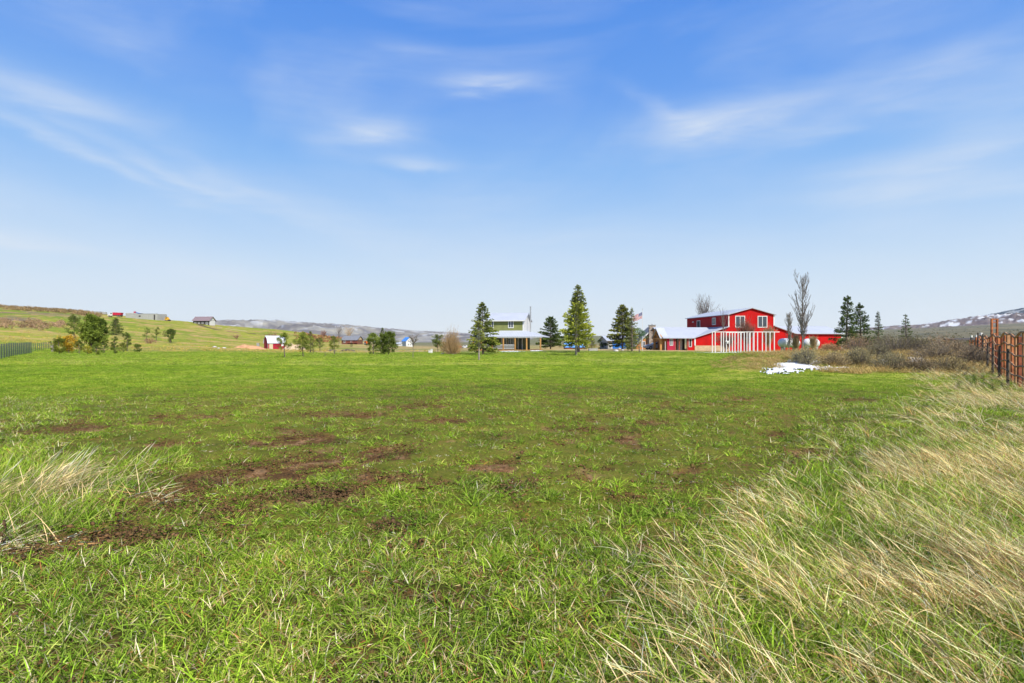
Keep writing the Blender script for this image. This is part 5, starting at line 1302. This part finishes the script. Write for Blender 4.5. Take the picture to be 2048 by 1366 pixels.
def clump(name, coll, *parts, m=None):
    V, F, K = merge(parts); o = np_mesh(name, V, F, m or (M_dry if name[0] in 'hikmnf' else M_grass), cols=K, link=False); coll.objects.link(o); return o
def instancer(name, pts, rot, scl, idx, coll, label, cat):
    me = bpy.data.meshes.new(name); me.vertices.add(len(pts)); me.vertices.foreach_set('co', np.asarray(pts, np.float32).ravel())
    for nm, tp, dat in (('rot', 'FLOAT_VECTOR', rot), ('scl', 'FLOAT_VECTOR', scl)):
        at = me.attributes.new(nm, tp, 'POINT'); at.data.foreach_set('vector', np.asarray(dat, np.float32).ravel())
    at = me.attributes.new('idx', 'INT', 'POINT'); at.data.foreach_set('value', np.asarray(idx, np.int32))
    me.materials.append(M_grass)
    o = bpy.data.objects.new(name, me); C.objects.link(o)
    g = bpy.data.node_groups.new(name+'_scatter', 'GeometryNodeTree')
    g.interface.new_socket('Geometry', in_out='INPUT', socket_type='NodeSocketGeometry'); g.interface.new_socket('Geometry', in_out='OUTPUT', socket_type='NodeSocketGeometry')
    gi = g.nodes.new('NodeGroupInput'); go = g.nodes.new('NodeGroupOutput'); ip = g.nodes.new('GeometryNodeInstanceOnPoints'); ci = g.nodes.new('GeometryNodeCollectionInfo')
    ci.inputs['Collection'].default_value = coll; ci.inputs['Separate Children'].default_value = True; ci.inputs['Reset Children'].default_value = True
    def na(nm, dt):
        n = g.nodes.new('GeometryNodeInputNamedAttribute'); n.data_type = dt; n.inputs['Name'].default_value = nm; return n.outputs['Attribute']
    g.links.new(gi.outputs[0], ip.inputs['Points']); g.links.new(ci.outputs[0], ip.inputs['Instance']); ip.inputs['Pick Instance'].default_value = True
    g.links.new(na('idx', 'INT'), ip.inputs['Instance Index']); g.links.new(na('rot', 'FLOAT_VECTOR'), ip.inputs['Rotation']); g.links.new(na('scl', 'FLOAT_VECTOR'), ip.inputs['Scale'])
    g.links.new(ip.outputs[0], go.inputs[0])
    md = o.modifiers.new('scatter', 'NODES'); md.node_group = g
    tag(o, label, cat, kind='stuff'); return o
def scatter(n, Y0, Y1, rs, pw=1.0, m0=-60, m1=2110):
    """uniform over the ground inside the view wedge (with margin)"""
    Y = np.sqrt(rs.uniform(Y0**2, Y1**2, n)); px = rs.uniform(m0, m1, n); return (px-1024)/FL*Y, Y
def make_grass():
    rs = np.random.RandomState(77)
    # --- short pasture grass
    cl = bpy.data.collections.new('grass_clumps')
    for k in range(6):   # 0-5 lush, near
        clump('a%02d' % k, cl, blades(rs, 62, .17, (.05, .155), (.005, .010), (.15, 1.15), GR, [28,26,16,12,11,4.5,5.0], curl=1.0, segs=4),
              blades(rs, 15, .17, (.05, .12), (.005, .010), (1.1, 1.5), GR, [6,4,10,5,14,8,7], curl=.9, segs=3))
    for k in range(3):   # 6-8 short worn / moss
        clump('b%02d' % k, cl, blades(rs, 70, .17, (.02, .055), (.004, .007), (.2, 1.3), GR, [26,16,36,8,4,1,5], curl=.8, segs=3))
    for k in range(3):   # 9-11 tuft
        clump('c%02d' % k, cl, blades(rs, 34, .06, (.08, .18), (.005, .010), (.1, .95), GR, [30,40,10,10,1,0,0], curl=.9, segs=4, gauss=True))
    for k in range(3):   # 12-14 far patches, coarser blades
        clump('d%02d' % k, cl, blades(rs, 130, .38, (.05, .10), (.006, .011), (.15, 1.1), GR, [34,26,24,8,3,0,1], curl=.8, segs=2))
    for k in range(3):   # 15-17 very far
        clump('e%02d' % k, cl, blades(rs, 120, .9, (.06, .12), (.014, .026), (.15, 1.1), GR, [34,24,26,9,3,0,1], curl=.8, segs=2))
    for k in range(2):   # 18-19 pale curled dead leaves
        clump('f%02d' % k, cl, blades(rs, 8, .06, (.03, .09), (.004, .009), (1.0, 1.5), [(.56,.46,.32),(.46,.32,.18),(.62,.56,.46)], [4,3,3], curl=1.6, segs=5))
    for k in range(3):   # 20-22 clods of soil
        q = 30; c = rs.uniform(-.17, .17, (q, 3)); c[:, 2] = -.002; sz = .003+.013*rs.rand(q)**2.5
        ico = np.array([[1,0,0],[-1,0,0],[0,1,0],[0,-1,0],[0,0,1],[0,0,-.4],[.6,.6,.5],[-.6,.6,.4],[.6,-.6,.45],[-.6,-.6,.5]])
        V = (c[:, None, :]+ico[None]*sz[:, None, None]*rs.uniform(.5, 1.6, (q, 10, 1))*np.array([1.3, 1.3, .6])).reshape(-1, 3)
        F = np.array([[4,6,0,8],[4,7,2,6],[4,9,1,7],[4,8,3,9],[0,6,2,5],[2,7,1,5],[1,9,3,5],[3,8,0,5]])
        F = np.concatenate([F+10*i for i in range(q)]); K = np.repeat(np.array([.19,.108,.05])[None]*rs.uniform(.6, 1.5, (q, 1)), 10, 0)
        clump('g%02d' % k, cl, (V, F, K))
    P = []; Rt = []; S = []; I = []
    def put(x, y, idx, s, tilt=.1):
        n = len(x); z = height(x, y)-.006; P.append(np.stack([x, y, z], 1))
        Rt.append(np.stack([rs.normal(0, tilt, n), rs.normal(0, tilt, n), rs.uniform(0, 6.28, n)], 1)); S.append(np.repeat(s[:, None], 3, 1)); I.append(idx)
    for (n, y0, y1) in ((5200, 1.9, 6.5), (9500, 6.5, 16)):
        x, y = scatter(n, y0, y1, rs); px, row, dirt, wear, n0, n1, n2 = zones(x, y)
        keepp = np.clip(1-dirt*1.25, 0, 1)*(1-.45*wear); k = rs.rand(n) < keepp
        short = (wear > .35) & (rs.rand(n) < .8) | (dirt > .25)
        lushn = fbm(x*1.6, y*1.6, 3, 301)
        idx = np.where(short, rs.randint(6, 9, n), rs.randint(0, 6, n)); s = np.where(short, rs.uniform(.8, 1.3, n), rs.uniform(.65, 1.0, n)+.55*(lushn-.4))
        tf = rs.rand(n) < .05+.10*(lushn > .58); idx = np.where(tf, rs.randint(9, 12, n), idx)
        put(x[k], y[k], idx[k], np.clip(s[k], .4, 1.6))
        # sparse moss on dirt
        k2 = (~k) & (rs.rand(n) < .6); put(x[k2], y[k2], rs.randint(6, 9, k2.sum()), rs.uniform(.3, .7, k2.sum()))
        k4 = (dirt > .35) & (rs.rand(n) < .7); put(x[k4], y[k4], rs.randint(20, 23, k4.sum()), rs.uniform(.6, 1.3, k4.sum()), .3)
        k3 = (~k) & (rs.rand(n) < .03); put(x[k3], y[k3], rs.randint(9, 12, k3.sum()), rs.uniform(.6, 1.0, k3.sum()))
    n = 15000; x, y = scatter(n, 16, 38, rs); _, _, dirt, wear, _, _, _ = zones(x, y); k = rs.rand(n) < (1-dirt); put(x[k], y[k], rs.randint(12, 15, k.sum()), rs.uniform(.6, 1.0, k.sum())*(1-.35*wear[k]))
    n = 11000; x, y = scatter(n, 36, 88, rs); put(x, y, rs.randint(15, 18, n), rs.uniform(.6, 1.1, n))
    n = 620; x, y = scatter(n, 2.4, 9, rs); dz = zones(x, y)[2]; k = rs.rand(n) > dz*1.6; x, y = x[k], y[k]; n = len(x); put(x, y, rs.randint(18, 20, n), rs.uniform(.6, 1.1, n))
    instancer('pasture_grass', np.concatenate(P), np.concatenate(Rt), np.concatenate(S), np.concatenate(I), cl, 'short bright green grass of the pasture with worn patches', 'grass')
    # --- tall dry grass on the right, combed to the left by the wind
    cd = bpy.data.collections.new('dry_clumps')
    ST = [(.74,.54,.27),(.84,.67,.38),(.70,.56,.24),(.44,.41,.12),(.60,.34,.14),(.80,.66,.44)]
    for k in range(5):   # 0-4 long straw
        clump('h%02d' % k, cd, blades(rs, 19, .13, (.22, .64), (.004, .0085), (.05, .85), ST, [30,20,18,18,16,6], wind=(-.60, .16), curl=.9, segs=6, gauss=True),
              blades(rs, 1, .16, (.5, .85), (.003, .0045), (.05, .3), ST, [10,30,30,20,0,0], wind=(-.62, .15), curl=.45, segs=7, head=2.6, gauss=True))
    for k in range(3):   # 5-7 flattened straw mat
        clump('i%02d' % k, cd, blades(rs, 30, .24, (.15, .42), (.004, .010), (.6, 1.4), ST, [30,16,8,4,20,14], wind=(-1.1, .1), curl=.5, segs=4))
    for k in range(3):   # 8-10 green under-grass, broad blades
        clump('j%02d' % k, cd, blades(rs, 42, .2, (.10, .26), (.006, .013), (.05, .7), GR, [34,34,16,12,3,1,1], wind=(-.25, 0), curl=.7, segs=4))
    for k in range(3):   # 11-13 bank grass, coarse, seen from 30 m
        clump('k%02d' % k, cd, blades(rs, 60, .35, (.30, .65), (.010, .020), (.05, .8), [(.50,.35,.14),(.58,.43,.19),(.34,.25,.09),(.24,.23,.07)], [30,24,18,12], wind=(-.4, 0), curl=.7, segs=3))
    P = []; Rt = []; S = []; I = []
    def put2(x, y, idx, s, jit=.35):
        n = len(x); P.append(np.stack([x, y, height(x, y)-.01], 1)); Rt.append(np.stack([rs.normal(0, .08, n), rs.normal(0, .08, n), rs.normal(0, jit, n)], 1)); S.append(np.repeat(s[:, None], 3, 1)); I.append(idx)
    def inside(n, y0, y1, soft):
        x, y = scatter(n, y0, y1, rs, m1=2200); t = tall_zone(x, y); k = (t > rs.uniform(0, soft, n)-.1); return x[k], y[k], t[k]
    x, y, t = inside(6200, 1.7, 9, 1.6); d = fbm(x*1.1, y*1.1, 3, 401); k = rs.rand(len(x)) < np.clip((d-.43)*6.5, .04, .85); put2(x[k], y[k], rs.randint(0, 5, k.sum()), rs.uniform(.55, 1.05, k.sum()))
    k = rs.rand(len(x)) < np.clip((d-.36)*2.4, .03, .8)*.4; put2(x[k], y[k], rs.randint(5, 8, k.sum()), rs.uniform(.7, 1.2, k.sum()), .6)
    k = rs.rand(len(x)) < np.clip(.95-(d-.30)*1.2, .25, .9); put2(x[k], y[k], rs.randint(8, 11, k.sum()), rs.uniform(.6, 1.1, k.sum()), 3)
    x, y, t = inside(3000, 1.7, 5.5, .9); d = fbm(x*2.1, y*2.1, 3, 431); k = rs.rand(len(x)) < np.clip((d-.43)*7, .05, .9); put2(x[k], y[k], rs.randint(0, 5, k.sum()), rs.uniform(.5, .95, k.sum()), .5)
    k = rs.rand(len(x)) < .22; put2(x[k], y[k], rs.randint(5, 8, k.sum()), rs.uniform(.6, 1.0, k.sum()), 1.2)
    k = rs.rand(len(x)) < .4; put2(x[k], y[k], rs.randint(8, 11, k.sum()), rs.uniform(.6, 1.0, k.sum()), 3)
    x, y, t = inside(9500, 9, 30, 2.0); d = fbm(x*.7, y*.7, 3, 411); k = rs.rand(len(x)) < np.clip((d-.42)*6.0, .05, .62); put2(x[k], y[k], rs.randint(0, 5, k.sum()), rs.uniform(.75, 1.35, k.sum()), .5)
    k = rs.rand(len(x)) < .18; put2(x[k], y[k], rs.randint(5, 8, k.sum()), rs.uniform(.9, 1.5, k.sum()), .6)
    k = rs.rand(len(x)) < .4; put2(x[k], y[k], rs.randint(8, 11, k.sum()), rs.uniform(.6, 1.0, k.sum()), 3)
    # scattered single tufts in front of the strip edge
    x, y = scatter(900, 2.2, 14, rs, m0=1050, m1=2048); t = tall_zone(x, y); k = (t > -1.3) & (t < .1) & (rs.rand(900) < np.exp(t*1.6)*.55); put2(x[k], y[k], rs.randint(0, 5, k.sum()), rs.uniform(.4, .8, k.sum()))
    # bank
    n = 6500; y = rs.uniform(27, 48, n); px = rs.uniform(1420, 2100, n); x = (px-1024)/FL*y
    nn = fbm(x*.4, y*.4, 3, 421); row = 683-(height(x, y)-CZ)/y*FL
    sn = np.maximum.reduce([np.maximum(gauss_px(px, row, b), gauss_px(px, row-7, b)) for b in [(1570,742,60,7,3),(1600,730,48,10,5),(1612,718,24,8,10),(1630,735,34,5)]])
    edge = np.interp(px, [1420,1500,1560,1650,1800,2100], [33,28.5,28,28,28,26])
    k = (rs.rand(n) < np.clip((nn-.25)*3, .15, 1)) & (rs.rand(n) > sn*1.25) & (y > edge+rs.uniform(-1, 1.5, n)); put2(x[k], y[k], rs.randint(11, 14, k.sum()), (rs.uniform(.45, 1.0, n)*(.35+.65*sstep(1450, 1600, px)))[k], 1.5)
    instancer('dry_grass', np.concatenate(P), np.concatenate(Rt), np.concatenate(S), np.concatenate(I), cd, 'tall straw coloured grass bent left by the wind along the right side', 'grass')
    # --- tussock on the left, leaning right
    ce = bpy.data.collections.new('tussock_clumps')
    for k in range(3):
        clump('l%02d' % k, ce, blades(rs, 46, .2, (.14, .30), (.006, .011), (.05, .8), GR, [28,36,12,14,8,6,1], wind=(.30, .1), curl=.8, segs=5))
    for k in range(3):
        clump('m%02d' % k, ce, blades(rs, 12, .12, (.3, .68), (.004, .007), (.05, .4), ST, [24,30,10,8,10,16], wind=(.75, .2), curl=.6, segs=6, head=1.8, gauss=True))
    for k in range(3):
        clump('n%02d' % k, ce, blades(rs, 30, .10, (.2, .5), (.005, .010), (1.1, 1.45), ST, [24,26,4,2,14,30], wind=(1.2, -.1), curl=.35, segs=4, gauss=True))
    P = []; Rt = []; S = []; I = []
    cx = lambda px, row: (X(px, FL*CZ/(row-683)), FL*CZ/(row-683))
    def blob(px, row, sx, sy, n, i0, i1, s0, s1, jit):
        c = cx(px, row); put2(c[0]+rs.normal(0, sx, n), c[1]+rs.normal(0, sy, n), rs.randint(i0, i1, n), rs.uniform(s0, s1, n), jit)
    blob(60, 1000, .36, .5, 105, 0, 3, .6, 1.0, .8); blob(-40, 970, .6, .8, 140, 0, 3, .6, 1.0, .8); blob(60, 1050, .35, .3, 40, 0, 3, .6, 1, .8)
    blob(90, 985, .30, .35, 28, 3, 6, .6, .95, .4); blob(40, 1000, .4, .5, 14, 3, 6, .6, 1.0, .4)
    blob(110, 1010, .35, .4, 22, 6, 9, .6, 1.0, .4); blob(40, 1085, .25, .10, 9, 6, 9, .8, 1.1, .3); blob(200, 1000, .25, .25, 12, 6, 9, .6, .9, .25); blob(30, 1000, .2, .2, 8, 6, 9, .8, 1.1, .5)
    instancer('tussock_grass', np.concatenate(P), np.concatenate(Rt), np.concatenate(S), np.concatenate(I), ce, 'tall green and straw tussock leaning right at the left edge', 'grass')
make_grass()

# ------------------------------------------------------------------ air
def haze():
    m = bpy.data.materials.new('air'); m.use_nodes = True; t = m.node_tree; t.nodes.remove(t.nodes['Principled BSDF'])
    v = t.nodes.new('ShaderNodeVolumePrincipled'); v.inputs['Density'].default_value = 0.000028; v.inputs['Color'].default_value = (.88,.94,1,1); v.inputs['Anisotropy'].default_value = 0.2
    t.links.new(v.outputs[0], t.nodes['Material Output'].inputs['Volume'])
    o = MB().box(-9300, 9300, -9100, 9150, -160, 480).build('haze', m); tag(o, 'thin pale blue air over the far hills', kind='stuff')
haze()
